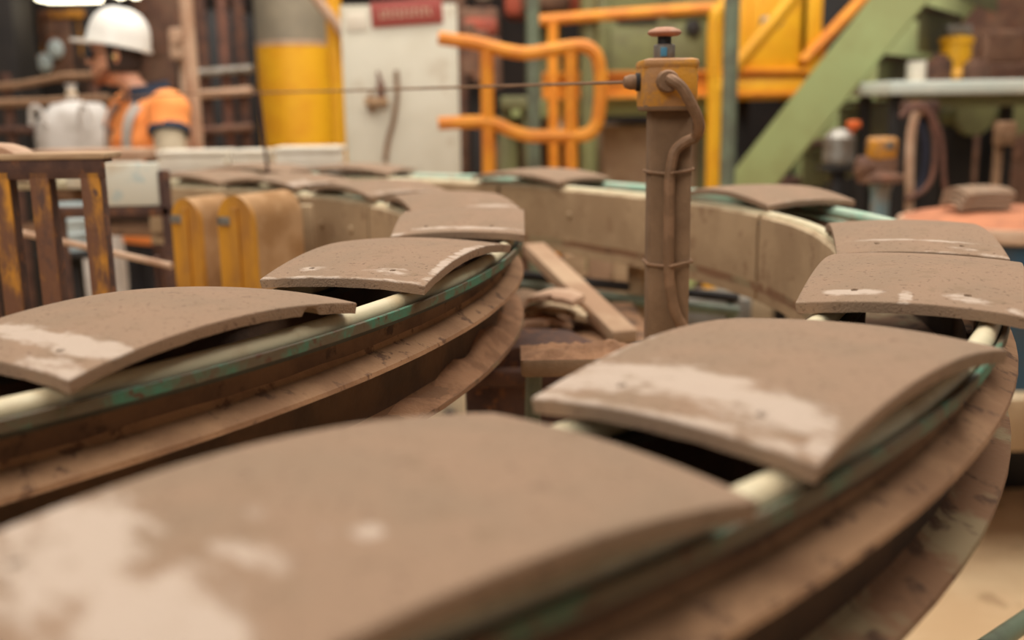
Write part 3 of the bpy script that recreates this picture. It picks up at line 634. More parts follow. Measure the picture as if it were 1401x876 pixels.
YBm = tag(build('yellow_beam', G().box((cc.x, 5.93, zz + dd[2] / 2), dd, None, .01).box((cc.x, 5.90, zz + dd[2] - .012), (dd[0], .12, .024), None, .004).box((cc.x, 5.90, zz + .012), (dd[0], .12, .024), None, .004), 'orange'), 'long orange-yellow girder lying behind the switch box', 'beam')
c, d = rect(826, 172, 990, 250, 6.3, .9)
PL = thing('concrete_plinth', (c.x, c.y, 0), 'pale concrete plinth below the green machine', 'plinth')
build('block', G().box((c.x, c.y, (c.z + d[2] / 2) / 2), (d[0], d[1], c.z + d[2] / 2), None, .02), 'concrete', PL)
c, d = rect(690, 182, 800, 250, 6.45, .4)
tag(build('brown_machine', G().box((c.x, c.y, (c.z + d[2] / 2) / 2), (d[0], d[1], c.z + d[2] / 2), None, .03).box((c.x, c.y - .3, c.z + d[2] / 2 + .04), (d[0] * .7, .2, .08), None, .02).lathe([(.14, 0), (.14, .1), (.08, .12)], (c.x - .2, c.y - d[1] / 2, c.z), 20, (0, -1, 0)), 'brown'), 'dull brown machine base seen low through the railing', 'machine')
q = P(764, 165, 6.1)
build('lamp', G().lathe([(.0, .16), (.012, .15), (.02, .1), (.06, .05), (.075, 0), (.0, .012)], q - Vector((0, 0, .06)), 16).tube([q + Vector((0, 0, .09)), (q.x, q.y, beam_z - .03)], .006, 6), 'dirtywhite', GM)['label'] = 'small pale lamp'

# machinery left of the railing
YC = 7.0
c, d = rect(626, 10, 684, 60, YC, .6)
RC = thing('press', (c.x, c.y, 0), 'brown machine with reddish top behind the white board', 'machine')
build('column', G().box((c.x, c.y, c.z / 2), (d[0] * .55, .5, c.z), None, .02), 'dark', RC)
build('head', G().box(c, d, None, .04), 'brown', RC)
cc, dd = rect(634, 24, 680, 48, YC - .1, .1); build('red_cap', G().box(cc, dd, None, .03), 'red', RC)
for k in range(3):
    q = P(640 + k * 17, 80 + 10 * k, YC - .1); build('cylinder', G().lathe([(.06, 0), (.06, .3), (.04, .32)], (q.x, YC - .12, q.z - .1), 14), 'brown', RC)
q = P(661, 3, 6.7); build('work_light', G().lathe([(0, 0), (.05, .01), (.06, .04), (.03, .07), (0, .075)], q, 14), 'metal', RC)
c, d = rect(690, -30, 800, 22, 7.2, .4)
RH = thing('red_hoist', (c.x, c.y, 0), 'faded red hoist block above the rounded railing', 'hoist')
build('body', G().box(c, d, None, .05), 'red', RH); build('mast', G().box((c.x, c.y + .1, c.z / 2), (.25, .25, c.z), None, .02), 'green_d', RH)
build('drum', G().lathe([(.12, 0), (.14, .02), (.14, .3), (.12, .32)], (c.x - .16, c.y - .3, c.z), 18, (1, 0, 0)), 'brown', RH)
c, d = rect(684, 132, 728, 150, 5.3, .25)
GS = thing('green_stand', (c.x, c.y, 0), 'low green stand with splayed legs between the railing posts', 'stand')
build('top', G().box(c, d, None, .01), 'green_d', GS)
for sx in (-1, 1): build('leg', G().beam((c.x + sx * d[0] * .3, c.y, c.z - .02), (c.x + sx * (d[0] * .5 + .06), c.y, 0), .05, .05, .004), 'green_d', GS)

# ------------------------------------------------------------------ yellow cabinet and stairs
c, d = rect(1014, -60, 1105, 104, 5.9, .5)
YC_ = thing('yellow_cabinet', (c.x, c.y, 0), 'bright yellow cabinet behind the stair handrail', 'cabinet')
build('body', G().box(c, d, None, .015), 'yellow', YC_)
cc, dd = rect(1030, -50, 1090, 98, 5.88, .03); build('door', G().box(cc, dd, None, .01), 'yellow', YC_)
cc, dd = rect(1098, -60, 1122, 106, 5.9, .3); build('side_flange', G().box(cc, dd, None, .01), 'yellow', YC_)
cc, dd = rect(1006, 107, 1100, 136, 5.86, .4); lw = build('lower_skirt', G().box(cc, dd, None, .015), 'yellow', YC_)
for u in (1020, 1085):
    x = P(u, 140, 6).x; z = cc.z - dd[2] / 2; build('leg', G().box((x, 6.1, z / 2), (.07, .07, z), None, .004), 'dark', YC_)
q = P(1054, 31, 5.5)
tag(build('rail_clamp', G().box(q, (.10, .05, .06), None, .01).lathe([(.02, 0), (.02, .08)], q + Vector((.02, -.03, 0)), 10, (0, -1, 0)), 'metal'), 'grey clamp gripping the yellow stair handrail', 'clamp')
# stairs
A0 = P(1030, 246, 5.25); wn = Vector((.56, .828, 0)); hd = Vector((.828, -.56, 0)); wl = .95
lo, hi = 3.5, 5.6
for _ in range(40):
    ym = (lo + hi) / 2
    if (P(1228, 0, ym) - A0).dot(wn) > 0: hi = ym
    else: lo = ym
A1 = P(1228, 0, ym); up = A1 - A0; S0 = A0 - up * (A0.z / up.z); S1 = A1 + up * .3; run = (S1 - S0).dot(hd); rise = S1.z - S0.z; up = (hd * run + Vector((0, 0, rise))).normalized()
ST = thing('steel_stairs', (S0.x, S0.y, 0), 'sage green steel stairs climbing to the right', 'stairs')
perp = hd * up.z - Vector((0, 0, 1)) * up.dot(hd); pw = .215
def stringer(off):
    a_ = S0 + off; b_ = S1 + off; hw = pw / 2
    fl = lambda p_: p_ - up * (p_.z / up.z)
    poly = [fl(a_ - perp * hw), fl(a_ + perp * hw), b_ + perp * hw, b_ - perp * hw]
    return G().add(poly + [p_ + wn * .03 for p_ in poly], [[3, 2, 1, 0], [4, 5, 6, 7], [0, 1, 5, 4], [1, 2, 6, 5], [2, 3, 7, 6], [3, 0, 4, 7]])
build('stringer', stringer(Vector()), 'green', ST); build('stringer', stringer(wn * wl), 'green', ST)
nst = int(rise / .21); RS_ = Matrix((hd, wn, Vector((0, 0, 1)))).transposed()
for i in range(nst):
    p_ = S0 + (S1 - S0) * ((i + .7) / nst) + wn * .031
    build('tread', G().box(p_ + wn * (wl - .032) / 2 + hd * .02, (.20, wl - .034, .022), RS_, .003), 'rust', ST)
    build('riser', G().box(p_ + wn * (wl - .032) / 2 + hd * .115 + Vector((0, 0, -rise / nst / 2)), (.006, wl - .034, rise / nst - .03), RS_, .001), 'green_d', ST)
YH = 4.85
HR = thing('stair_handrail', (P(978, 140, YH).x, YH, 0), 'bright yellow tube handrail with bent top, at foot of the stairs', 'railing')
x = P(976, 140, YH).x
build('post', G().tube(bez([(P(977, 200, YH).x, YH, .01), (P(977, 160, YH).x, YH, P(977, 160, YH).z), P(977, 90, YH), P(979, 30, YH), P(986, 14, YH), P(1012, -14, YH), P(1040, -44, YH)], 5), .035, 12).lathe([(.08, 0), (.08, .012)], (P(977, 200, YH).x, YH, 0), 16), 'yellow', HR)
build('mid_rail', G().tube([P(979, 128, YH), P(1020, 75, YH), P(1060, 28, YH), P(1100, -22, YH)], .033, 12), 'yellow', HR)
YH2 = 5.9
build('handrail', G().tube([P(1098, 84, YH2), P(1128, 54, YH2), P(1196, -18, YH2)], .034, 10).tube([P(1128, 54, YH2), S0 + wn * (wl + .06) + (S1 - S0) * .46], .02, 8), 'orange', ST)['label'] = 'darker yellow far handrail'

# ------------------------------------------------------------------ right side
YT = 4.6
c, d = rect(1216, 112, 1470, 129, YT, .55)
z0 = P(1230, 130, YT).z
WT = thing('white_table', (c.x, c.y, 0), 'cool white slab table at right, behind the valve', 'table')
build('slab', G().box((c.x, YT + .28, z0 + .03), (d[0], .62, .06), None, .01), 'coolwhite', WT)
for sx in (-.42, .42):
    for sy in (-.2, .2): build('leg', G().box((c.x + sx * d[0], YT + .28 + sy, z0 / 2), (.05, .05, z0), None, .004), 'dark', WT)
build('apron', G().box((c.x + .02, YT + .08, z0 - .03), (d[0] * .9, .03, .05), None, .005), 'green_d', WT)
zt2 = z0 + .06
def on_table(u, y): return Vector((P(u, 95, y).x, y, zt2))
q = on_table(1260, 4.95); tag(build('paper_roll', G().lathe([(.03, 0), (.06, .0), (.065, .005), (.065, .09), (.06, .095), (.03, .095), (.03, 0)], q, 20), 'offwhite'), 'small white roll at the left end of the white table', 'roll')
q = on_table(1306, 5.0)
YM = thing('yellow_gearbox', q, 'small yellow gearbox standing on the white table', 'gearbox')
build('body', G().lathe([(.09, 0), (.1, .02), (.07, .06), (.07, .17), (.08, .18), (.08, .2), (.03, .21)], q, 20), 'yellow', YM); build('cap', G().box(q + Vector((0, 0, .235)), (.11, .08, .05), None, .01), 'metal', YM)
for u, h, m_, lab, nm in ((1335, .10, 'brown', 'low brown block right of the yellow gearbox', 'motor_block'), (1285, .12, 'rust', 'rusty canister between white roll and yellow gearbox', 'canister')):
    q = on_table(u, 4.85); tag(build(nm, G().lathe([(.05, 0), (.055, .01), (.055, h * .8), (.035, h * .85), (.035, h)], q, 14), m_), lab, 'machine part')
q = on_table(1375, 5.05)
tag(build('metal_frame', G().box(q + Vector((0, 0, .22)), (.24, .04, .03), None, .004).box(q + Vector((-.11, 0, .11)), (.03, .04, .22), None, .004).box(q + Vector((.11, 0, .11)), (.03, .04, .22), None, .004).box(q + Vector((0, 0, .07)), (.2, .03, .02), None, .004), 'brown'), 'square brown frame standing at right of the white table', 'frame')
# machinery under / behind the table
for u, lab in ((1318, 'left dark pump with round flange under the white table'), (1372, 'right dark pump with round flange under the white table')):
    q = P(u, 158, 5.6)
    PM = thing('pump', (q.x, 5.5, 0), lab, 'pump', 'pumps under the white table')
    build('flange', G().lathe([(.03, 0), (.1, 0), (.105, .02), (.105, .05), (.07, .06), (.07, .3)], (q.x, 5.45, q.z), 22, (0, 1, 0)), 'green_d', PM)
    build('stand', G().box((q.x, 5.65, (q.z - .06) / 2), (.12, .16, q.z - .06), None, .01), 'dark', PM)
q = P(1382, 183, 4.45); 
tag(build('meter_box', G().box((q.x, 4.5, q.z), (.08, .06, .10), None, .01).lathe([(.035, 0), (.035, .01)], (q.x, 4.47, q.z + .01), 16, (0, -1, 0)).box((q.x, 4.545, q.z / 2 - .025), (.03, .03, q.z - .05), None, .004), 'conduit'), 'dusty square meter box on a stalk under the white table', 'meter')
# valve assembly
YV = 4.0
vx = P(1204, 250, YV).x
VA = thing('valve_stack', (vx, YV, 0), 'pipe valve with yellow top and pale blue pipe', 'valve')
def vz(v): return P(1204, v, YV).z
k_ = YV / F_PX
build('pipe', G().lathe([(.036, 0), (.036, vz(262)), (.042, vz(258)), (.045, vz(248))], (vx + .003, YV, 0), 20), 'lightblue', VA)
build('flange', G().lathe([(.082, vz(250)), (.088, vz(248)), (.088, vz(240)), (.06, vz(236)), (.052, vz(232))], (vx, YV, 0), 24), 'brown', VA)
build('body', G().lathe([(.055, vz(236)), (.055, vz(216))], (vx + .008, YV, 0), 20).lathe([(.03, 0), (.042, .01), (.042, .04), (.034, .05), (.034, .10)], (vx - .10, YV - .01, vz(228)), 14, (1, 0, 0)), 'brown', VA)
build('actuator', G().lathe([(.052, vz(217)), (.058, vz(213)), (.058, vz(192)), (.05, vz(188)), (.0, vz(187))], (vx + .0, YV, 0), 24), 'box', VA)['label'] = 'orange-yellow actuator drum'
build('rating_plate', G().box((vx + .01, YV - .058, vz(199)), (.035, .006, .03), None, .002), 'metal', VA)
bv = P(1148, 200, YV + .16)
BT = thing('grey_canister', (bv.x, YV + .16, 0), 'grey upright canister with orange cap, left of the valve', 'canister')
zb_ = P(1150, 228, YV + .16).z
build('canister', G().lathe([(0, zb_), (.05, zb_ + .003), (.062, zb_ + .02), (.06, P(1150, 190, YV).z), (.03, P(1150, 178, YV).z), (0, P(1150, 177, YV).z)], (bv.x, YV + .16, 0), 20), 'metal', BT)
qc = P(1168, 171, YV + .16); build('orange_cap', G().lathe([(.024, -.012), (.028, -.008), (.028, .012), (.02, .016), (0, .017)], qc, 14).tube([qc - Vector((0, 0, .012)), qc - Vector((.02, 0, .05))], .012, 8), 'orangecap', BT)
build('stand', G().box((bv.x, YV + .16, zb_ - .008), (.14, .12, .016), None, .003).box((bv.x, YV + .16, (zb_ - .016) / 2), (.05, .05, zb_ - .016), None, .003), 'black', BT)
for pts, r_, m_, lab in (
    ([(1243, 300), (1244, 240), (1246, 190), (1252, 160), (1262, 150)], .018, 'pinkbeige', 'pale upright pipe right of the yellow valve top'),
    ([(1246, 150), (1262, 148), (1274, 165), (1280, 200), (1276, 240), (1262, 262), (1240, 272)], .011, 'hose', 'brown rubber hose hanging in a loop beside the valve'),
    ([(1232, 160), (1250, 145), (1270, 152), (1288, 190), (1292, 250), (1300, 290)], .010, 'hose', 'outer brown hose sweeping down behind the tile stack'),
    ([(1258, 165), (1266, 200), (1264, 240), (1256, 262)], .012, 'navyblue', 'dark blue hose hanging inside the brown loop')):
    yy = YV + .12 + .02 * len(lab) % .13
    P0 = [P(u, v, yy) for u, v in pts]
    if m_ == 'pinkbeige': P0 = [Vector((P0[0].x, yy, 0))] + P0
    tag(build('hose' if 'hose' in lab else 'upright_pipe', G().tube(bez(P0, 5), r_, 10), m_), lab, 'hose' if 'hose' in lab else 'pipe', 'hoses beside the valve' if 'hose' in lab else None)
HB = thing('hose_manifold', (P(1262, 140, YV + .2).x, YV + .24, 0), 'rusty manifold block where the brown hoses hang', 'manifold')
q = P(1258, 148, YV + .24)
build('block', G().box(q, (.14, .07, .06), None, .012), 'rust', HB); build('post', G().box((q.x + .03, YV + .27, q.z / 2), (.05, .05, q.z), None, .004), 'dark', HB)
# blue drum with clay dust and stacked tiles
YD = 3.38
L0_ = P(1236, 300, YD); rdr = .36; dcx = L0_.x + rdr; zd = P(1330, 300, YD + .0).z
DZ = .56
PF = thing('low_platform', (dcx, YD, 0), 'low beige platform on short dark legs under the blue drum', 'platform')
build('deck', G().box((dcx, YD, DZ - .085), (.84, .8, .17), None, .01), 'panel', PF)
for sx in (-.37, .37):
    for sy in (-.35, .35): build('leg', G().box((dcx + sx, YD + sy, (DZ - .17) / 2), (.05, .05, DZ - .17), None, .004), 'dark', PF)
build('shade_sheet', G().box((dcx, YD + .3, (DZ - .17) / 2), (.72, .02, DZ - .17), None, .002), 'black', PF)  # black sheet added to stand for the shade beneath the deck
DR = thing('blue_drum', (dcx, YD, DZ), 'round blue drum table heaped with orange clay dust, at right', 'drum')
build('drum', G().lathe([(.33, DZ + .0), (.335, DZ + .02), (.335, DZ + .3), (.345, DZ + .32), (.335, DZ + .34), (.335, zd - .05), (.33, zd - .045)], (dcx, YD, 0), 48), 'drum', DR)
build('rim', G().lathe([(.33, zd - .045), (.355, zd - .045), (rdr, zd - .038), (rdr, zd - .008), (.355, zd), (.0, zd)], (dcx, YD, 0), 48), 'pinkbeige', DR)
build('clay_heap', G().lathe([(.345, zd - .001), (.31, zd + .012), (.2, zd + .03), (.0, zd + .035)], (dcx, YD, 0), 40), 'claytop', DR)['label'] = 'orange layer of clay dust on top'
sm = tile_mesh([(0, .1, .6, .06, .5)], (.5, .3, .3), False, None, 77)
sx_ = P(1330, 270, YD).x
for k, lab in enumerate(('bottom clay tile of the small stack on the blue drum', 'second from bottom clay tile of the small stack on the blue drum', 'third from bottom clay tile of the small stack on the blue drum', 'topmost clay tile of the small stack on the blue drum')):
    o = link('clay_tile', sm, None); o.location = (sx_ + .004 * k, YD - .02, zd + .047 + .0145 * k); o.rotation_euler = (0, 0, .02 + .03 * k); o.scale = (.80, .45, 1.0)
    tag(o, lab, 'roof tile', 'clay tiles stacked on the drum')

# thing behind the right edge, and the small green pipe
tag(build('green_pipe', G().tube([P(1345, 890, 1.22), P(1420, 838, 1.38)], .014, 12).tube([P(1420, 838, 1.38), P(1420, 838, 1.38) - Vector((0, 0, P(1420, 838, 1.38).z))], .014, 10), 'green_p'), 'green pipe crossing the bottom right corner above the floor', 'pipe')

# ------------------------------------------------------------------ inside the bend: dusty arm, scrap bench, pallet, pipes
ya = 1.50
A = P(712, 478, ya); B = Vector((c_post - .033, ya, P(880, 474, ya).z)); A.y = B.y = 1.425; B.z = A.z
AR = thing('bracket_arm', ((A + B) / 2), 'dust-heaped bracket arm joining the inner conveyor to the switch post', 'arm')
build('arm_plate', G().box((A + B) / 2 + Vector((0, .05, -.012)), ((B - A).length, .10, .026), None, .006), 'post', AR)
V = []; Fc = []; na, nr = 44, 14
for i in range(na + 1):
    for j in range(nr + 1):
        e_ = min(1, 4 * min(i, na - i) / na) * min(1, 4 * min(j, nr - j) / nr); p_ = A + (B - A) * (i / na) + Vector((0, .003 + .094 * j / nr, 0))
        V.append(p_ + Vector((0, 0, .0005 + e_ * (.010 + .012 * noise.noise(p_ * 22) + .005 * noise.noise(p_ * 110)))))
for i in range(na):
    for j in range(nr): q = i * (nr + 1) + j; Fc.append([q, q + 1, q + nr + 2, q + nr + 1])
g = G().add(V, Fc)
tag(build('clay_dust', g, 'dustpile', AR), kind='stuff')
build('arm_leg', G().tube([A + Vector((.02, .05, -.02)), Vector((A.x - .02, ya - .025, 0))], .013, 10), 'green_p', AR)
# scrap bench
YS = 2.15
zs = P(770, 452, YS).z
xs0, xs1 = P(700, 452, YS).x, P(890, 452, YS).x
SBn = thing('scrap_bench', ((xs0 + xs1) / 2, YS + .2, 0), 'low dusty bench inside the bend, covered in tile scraps', 'bench')
build('bench_top', G().box(((xs0 + xs1) / 2, YS + .10, zs - .015), (xs1 - xs0, .42, .03), None, .006), 'lower', SBn)
for sx in (0, 1):
    for sy in (0, 1): build('leg', G().box((xs0 + .03 + sx * (xs1 - xs0 - .06), YS - .06 + sy * .33, (zs - .03) / 2), (.04, .04, zs - .03), None, .003), 'dark', SBn)
scr = [(722, 428, .16, .10, .3, 'broken brown tile lying flat at left of the scrap bench'), (757, 442, .15, .09, -.2, 'curved tile scrap at the front of the scrap bench'), (728, 410, .12, .08, .5, 'small tile shard on top of the scrap heap'), (752, 412, .13, .09, -.4, 'pale tile shard leaning at the back of the heap'), (712, 446, .14, .07, .1, 'thin tile scrap by the inner conveyor edge'), (778, 436, .09, .07, .8, 'small tile scrap nearest the long timber')]
for k, (u, v, l, wd, an, lab) in enumerate(scr):
    yy = YS - .04 + .05 * (k % 3)
    q = P(u, v, yy); q.z = zs + .008 + .018 * (k % 4)
    R = Matrix.Rotation(an, 3, 'Z') @ Matrix.Rotation(.12 * (k % 3 - 1), 3, 'Y')
    g = G(); n = 8; V = []
    for i in range(n + 1):
        x = (i / n - .5) * l; zc = .018 * (1 - (2 * i / n - 1) ** 2); jg = .012 * math.sin(i * 2.3 + k)
        for y_ in (-wd / 2 + jg, wd / 2 - jg * .5):
            for z_ in (0, .012): V.append(R @ Vector((x, y_, zc + z_)) + q)
    Fc = []
    for i in range(n):
        b_ = 4 * i; Fc += [[b_, b_ + 4, b_ + 6, b_ + 2], [b_ + 1, b_ + 3, b_ + 7, b_ + 5], [b_, b_ + 1, b_ + 5, b_ + 4], [b_ + 2, b_ + 6, b_ + 7, b_ + 3]]
    Fc += [[0, 2, 3, 1], [4 * n, 4 * n + 1, 4 * n + 3, 4 * n + 2]]
    tag(build('tile_scrap', g.add(V, Fc), ('pinkbeige', 'panel', 'post')[k % 3], ang=30), lab, 'tile scrap', 'broken tiles on the scrap bench')
A = P(730, 340, 2.55); B = P(855, 462, 2.02)
tag(build('timber', G().beam(A, B, .055, .03, .003), 'concrete'), 'long pale timber slanting down onto the scrap bench', 'timber')
c, d = rect(770, 350, 905, 405, 3.2, .03)
PLT = thing('pallet_side', (c.x, c.y, 0), 'pale timber crate side standing behind the scrap bench', 'crate')
for k in range(4):
    x = c.x - d[0] / 2 + d[0] * (k + .5) / 4
    build('plank', G().box((x, c.y, (c.z + d[2] / 2) / 2), (d[0] / 4 - .006, .022, c.z + d[2] / 2), None, .002), 'concrete' if k % 2 else 'wood', PLT)
build('batten', G().box((c.x, c.y + .025, c.z - .02), (d[0], .025, .06), None, .002), 'wood', PLT)
for v0, v1, m_, r_, lab, yy in ((374, 396, 'dark', .012, 'dark thin pipe, upper of two crossing below the conveyor', 2.56), (388, 414, 'green_p', .014, 'grey green pipe, lower of two crossing below the conveyor', 2.50)):
    g = G().tube([P(690, v0, yy), P(890, v1, yy), P(1010, v1 + 12, yy)], r_, 10)
    for u in (715, 1000):
        q = P(u, v0 + (v1 - v0) * (u - 690) / 200, yy); g.tube([(q.x, yy + .003, 0), (q.x, yy + .003, q.z)], r_ * .8, 8)
    tag(build('cross_pipe', g, m_), lab, 'pipe')
c, d = rect(962, 398, 985, 440, 3.2, .12)
tag(build('grey_cabinet', G().box((c.x, c.y, (c.z + .03) / 2), (.24, .2, c.z + .03), None, .01).box((c.x, c.y - .1, c.z - .1), (.2, .012, .2), None, .004), 'metal'), 'grey metal cabinet under the outer conveyor, right of the post', 'cabinet')
c, d = rect(640, 560, 760, 640, 1.68, .24)
tag(build('clay_bin', G().box((c.x + .05, c.y + .03, .49), (.26, .2, .98), None, .01).box((c.x + .05, c.y + .03, .985), (.28, .22, .03), None, .008).prism([(-.12, 0), (.12, 0), (.06, .03), (-.04, .035)], (c.x + .05, c.y - .05, 1.0), (1, 0, 0), (0, 0, 1), (0, .16, 0)), 'rust'), 'rust brown waste bin low between the two conveyors', 'bin')

# ------------------------------------------------------------------ left background
# lit lamp at top left, hung from the roof
q = P(90, -6, 6.6)
LP = thing('hanging_lamp', (q.x, 6.6, q.z), 'long glowing lamp at top left above the worker', 'lamp')
build('shade', G().prism([(-.24, .0), (.24, .0), (.16, .10), (-.16, .10)], (q.x, 6.5, q.z), (1, 0, 0), (0, 0, 1), (0, .3, 0)), 'metal', LP)
build('tube_lamp', G().box((q.x, 6.65, q.z - .012), (.34, .2, .03), None, .01), 'lamp', LP)
build('rod', G().tube([(q.x, 6.65, q.z + .1), (q.x, 6.65, 4.88)], .012, 8), 'dark', LP)
for u, lab in ((165, 'small glowing lamp just above the white hard hat, left of two'), (186, 'small glowing lamp just above the white hard hat, right of two')):
    q = P(u, -2, 7.2); X = thing('small_lamp', q, lab, 'lamp', 'small glowing lamps'); build('bulb', G().lathe([(0, 0), (.03, .01), (.042, .04), (.03, .07), (.02, .1)], q, 16), 'lamp', X); build('cord', G().tube([q + Vector((0, 0, .1)), (q.x, q.y, 4.88)], .006, 6), 'dark', X)
# booth with orange frame
YO = 7.4
bo = P(85, 140, YO)
BO = thing('control_booth', (bo.x, YO, 0), 'dark control booth with orange window frame behind the white bag', 'booth')
c, d = rect(22, -20, 150, 240, YO, .8)
build('shell', G().box((c.x, c.y, 1.35), (d[0], .8, 2.7), None, .02), 'dark', BO)
for u0, v0, u1, v1 in ((52, 14, 115, 24), (52, 24, 62, 100), (104, 14, 117, 140)):
    cc, dd = rect(u0, v0, u1, v1, YO - .04, .06); build('window_bar', G().box(cc, dd, None, .005), 'rust_yellow', BO)
cc, dd = rect(62, 25, 104, 112, YO - .015, .02); build('pane', G().box(cc, dd, None, .002), 'brown', BO)
for u, v in ((76, 67), (61, 86)):
    q = P(u, v, YO - .05); build('indicator', G().lathe([(0, .03), (.04, .025), (.055, 0)], q, 14, (0, -1, 0), 1, 1.2), 'paleblue', BO)
cc, dd = rect(25, 75, 52, 90, YO - .06, .08); build('notice_box', G().box(cc, dd, None, .006), 'orange', BO)
x_ = P(8, 100, 6.5).x
tag(build('dark_pillar', G().box((x_ - .05, 6.6, 2.44), (.30, .3, 4.88), None, .01).box((x_ - .05, 6.6, .02), (.4, .4, .04), None, .01), 'dark'), 'dark square pillar at the far left edge', 'pillar')
c, d = rect(26, -10, 36, 60, 6.9, .05)
pole('green_upright', 32, 6.95, .03, 'green_d', 'thin green upright beside the dark pillar at left', 'post')
# rails behind the worker
RW = thing('rear_barrier', (P(120, 130, 5.7).x, 5.7, 0), 'brown two-bar barrier behind the worker and white bag', 'railing')
build('top_bar', G().tube([P(-30, 122, 5.7), P(30, 116, 5.7), P(90, 104, 5.7), P(140, 103, 5.7)], .02, 8), 'conduit', RW)
build('mid_bar', G().tube([P(-30, 142, 5.7), P(60, 140, 5.7), P(150, 135, 5.7)], .024, 8), 'conduit', RW)
build('low_bar', G().tube([P(-30, 178, 5.7), P(60, 178, 5.7), P(150, 170, 5.7)], .02, 8), 'rust', RW)
for u in (8, 128): 
    x_ = P(u, 140, 5.7).x; build('post', G().tube([(x_, 5.73, 0), (x_, 5.73, P(u, 100, 5.7).z)], .028, 8), 'rust', RW)
RR = thing('pipe_rack', (P(300, 140, 5.6).x, 5.6, 0), 'rust brown pipe rack between worker and column', 'rack')
for u in (283, 312, 334):
    x_ = P(u, 140, 5.6).x; build('upright', G().tube([(x_, 5.6, 0), (x_, 5.6, 2.7)], .03, 8), 'rust' if u != 312 else 'hose', RR)
for v, m_ in ((98, 'metal'), (128, 'pinkbeige'), (178, 'brown')):
    build('cross_bar', G().tube([P(270, v + 2, 5.55), P(345, v - 4, 5.55)], .022, 8), m_, RR)
q = P(246, 60, 6.0)
tag(build('wall_box', G().box(q, (.10, .08, .17), None, .012).lathe([(.03, 0), (.03, .02)], q + Vector((0, -.04, .03)), 12, (0, -1, 0)).box((q.x, q.y + .05, q.z / 2), (.05, .04, q.z), None, .004), 'pinkbeige'), 'pale junction box on a stalk left of the upright pipe', 'box')
q = P(222, 60, 8.6)
tag(build('grey_locker', G().box((q.x, q.y, 1.3), (.5, .2, 2.6), None, .02).box((q.x - .02, q.y - .11, q.z), (.14, .03, .2), None, .01), 'brown'), 'dull brown locker far behind the hard hat', 'locker')
tag(build('black_tank', G().lathe([(.30, 0), (.32, .05), (.32, 1.9), (.24, 2.05), (.08, 2.1)], (P(305, 120, 7).x, 7.1, 0), 24), 'black'), 'tall black tank behind the pipe rack', 'tank')
# bulk bag
q = P(82, 205, 5.0); zb_ = 0; zt_ = P(80, 140, 5.0).z
BG = thing('bulk_bag', (q.x, 5.2, 0), 'white woven bulk bag with tied neck, left of the worker', 'bag')
hw = 46 * 5 / F_PX; g = G(); n = 20; V = []; Fc = []
rings = [(0, 1.0), (.25, 1.06), (.55, 1.04), (.80, 1.0), (.90, 1.04), (.955, .98), (.985, .75), (1.0, .3), (1.015, .12), (1.045, .10), (1.06, .17)]
for i, (hz_, s) in enumerate(rings):
    for j in range(n):
        t = 2 * PI * j / n; ca, sa = math.cos(t), math.sin(t); sq = max(abs(ca), abs(sa)) ** -.75
        k = s * sq * (1 + .04 * noise.noise(Vector((ca * 2, sa * 2, hz_ * 6))))
        V.append((q.x + hw * ca * k, 5.2 + hw * .8 * sa * k, zt_ * hz_ + (.02 * math.sin(3 * t) if 0 < i < 7 else 0)))
for i in range(len(rings) - 1):
    for j in range(n): Fc.append([i * n + j, i * n + (j + 1) % n, (i + 1) * n + (j + 1) % n, (i + 1) * n + j])
Fc += [list(range(n))[::-1], [(len(rings) - 1) * n + j for j in range(n)]]
build('sack', g.add(V, Fc), 'bag', BG, ang=60)
build('tie', G().lathe([(hw * .13, 0), (hw * .16, .008), (hw * .16, .02), (hw * .13, .028)], (q.x, 5.2, zt_ * 1.02), 14), 'cream', BG)
for sx in (-1, 1): build('lifting_loop', G().tube(bez([(q.x + sx * hw * .9, 5.05, zt_ * .93), (q.x + sx * hw * .8, 5.04, zt_ * .985), (q.x + sx * hw * .6, 5.05, zt_ * .98), (q.x + sx * hw * .5, 5.06, zt_ * .93)], 4), .012, 6), 'bag', BG)
# back clutter on the right
for u0, v0, u1, y, m_, lab, nm in ((1215, 20, 1290, 8.6, 'dark', 'dark machine cabinet far behind the white table', 'machine_cabinet'), (1300, -20, 1420, 8.9, 'brown', 'brown press machine far right above the white table', 'press_machine'), (1128, -40, 1190, 8.8, 'dark', 'dark tall cabinet behind the stairs', 'machine_cabinet'), (560, -60, 640, 9.2, 'brown', 'brown tall hopper far behind the white board', 'hopper')):
    c, d = rect(u0, v0, u1, 200, y, .5); top = c.z + d[2] / 2
    g = G().box((c.x, c.y, top / 2), (d[0], .5, top), None, .02)
    for k in range(3): g.box((c.x, c.y - .26, top * (.45 + .17 * k)), (d[0] * .8, .03, top * .12), None, .01)
    g.box((c.x, c.y - .05, top + .03), (d[0] * .7, .3, .06), None, .01)
    tag(build(nm, g, m_), lab, 'machine')

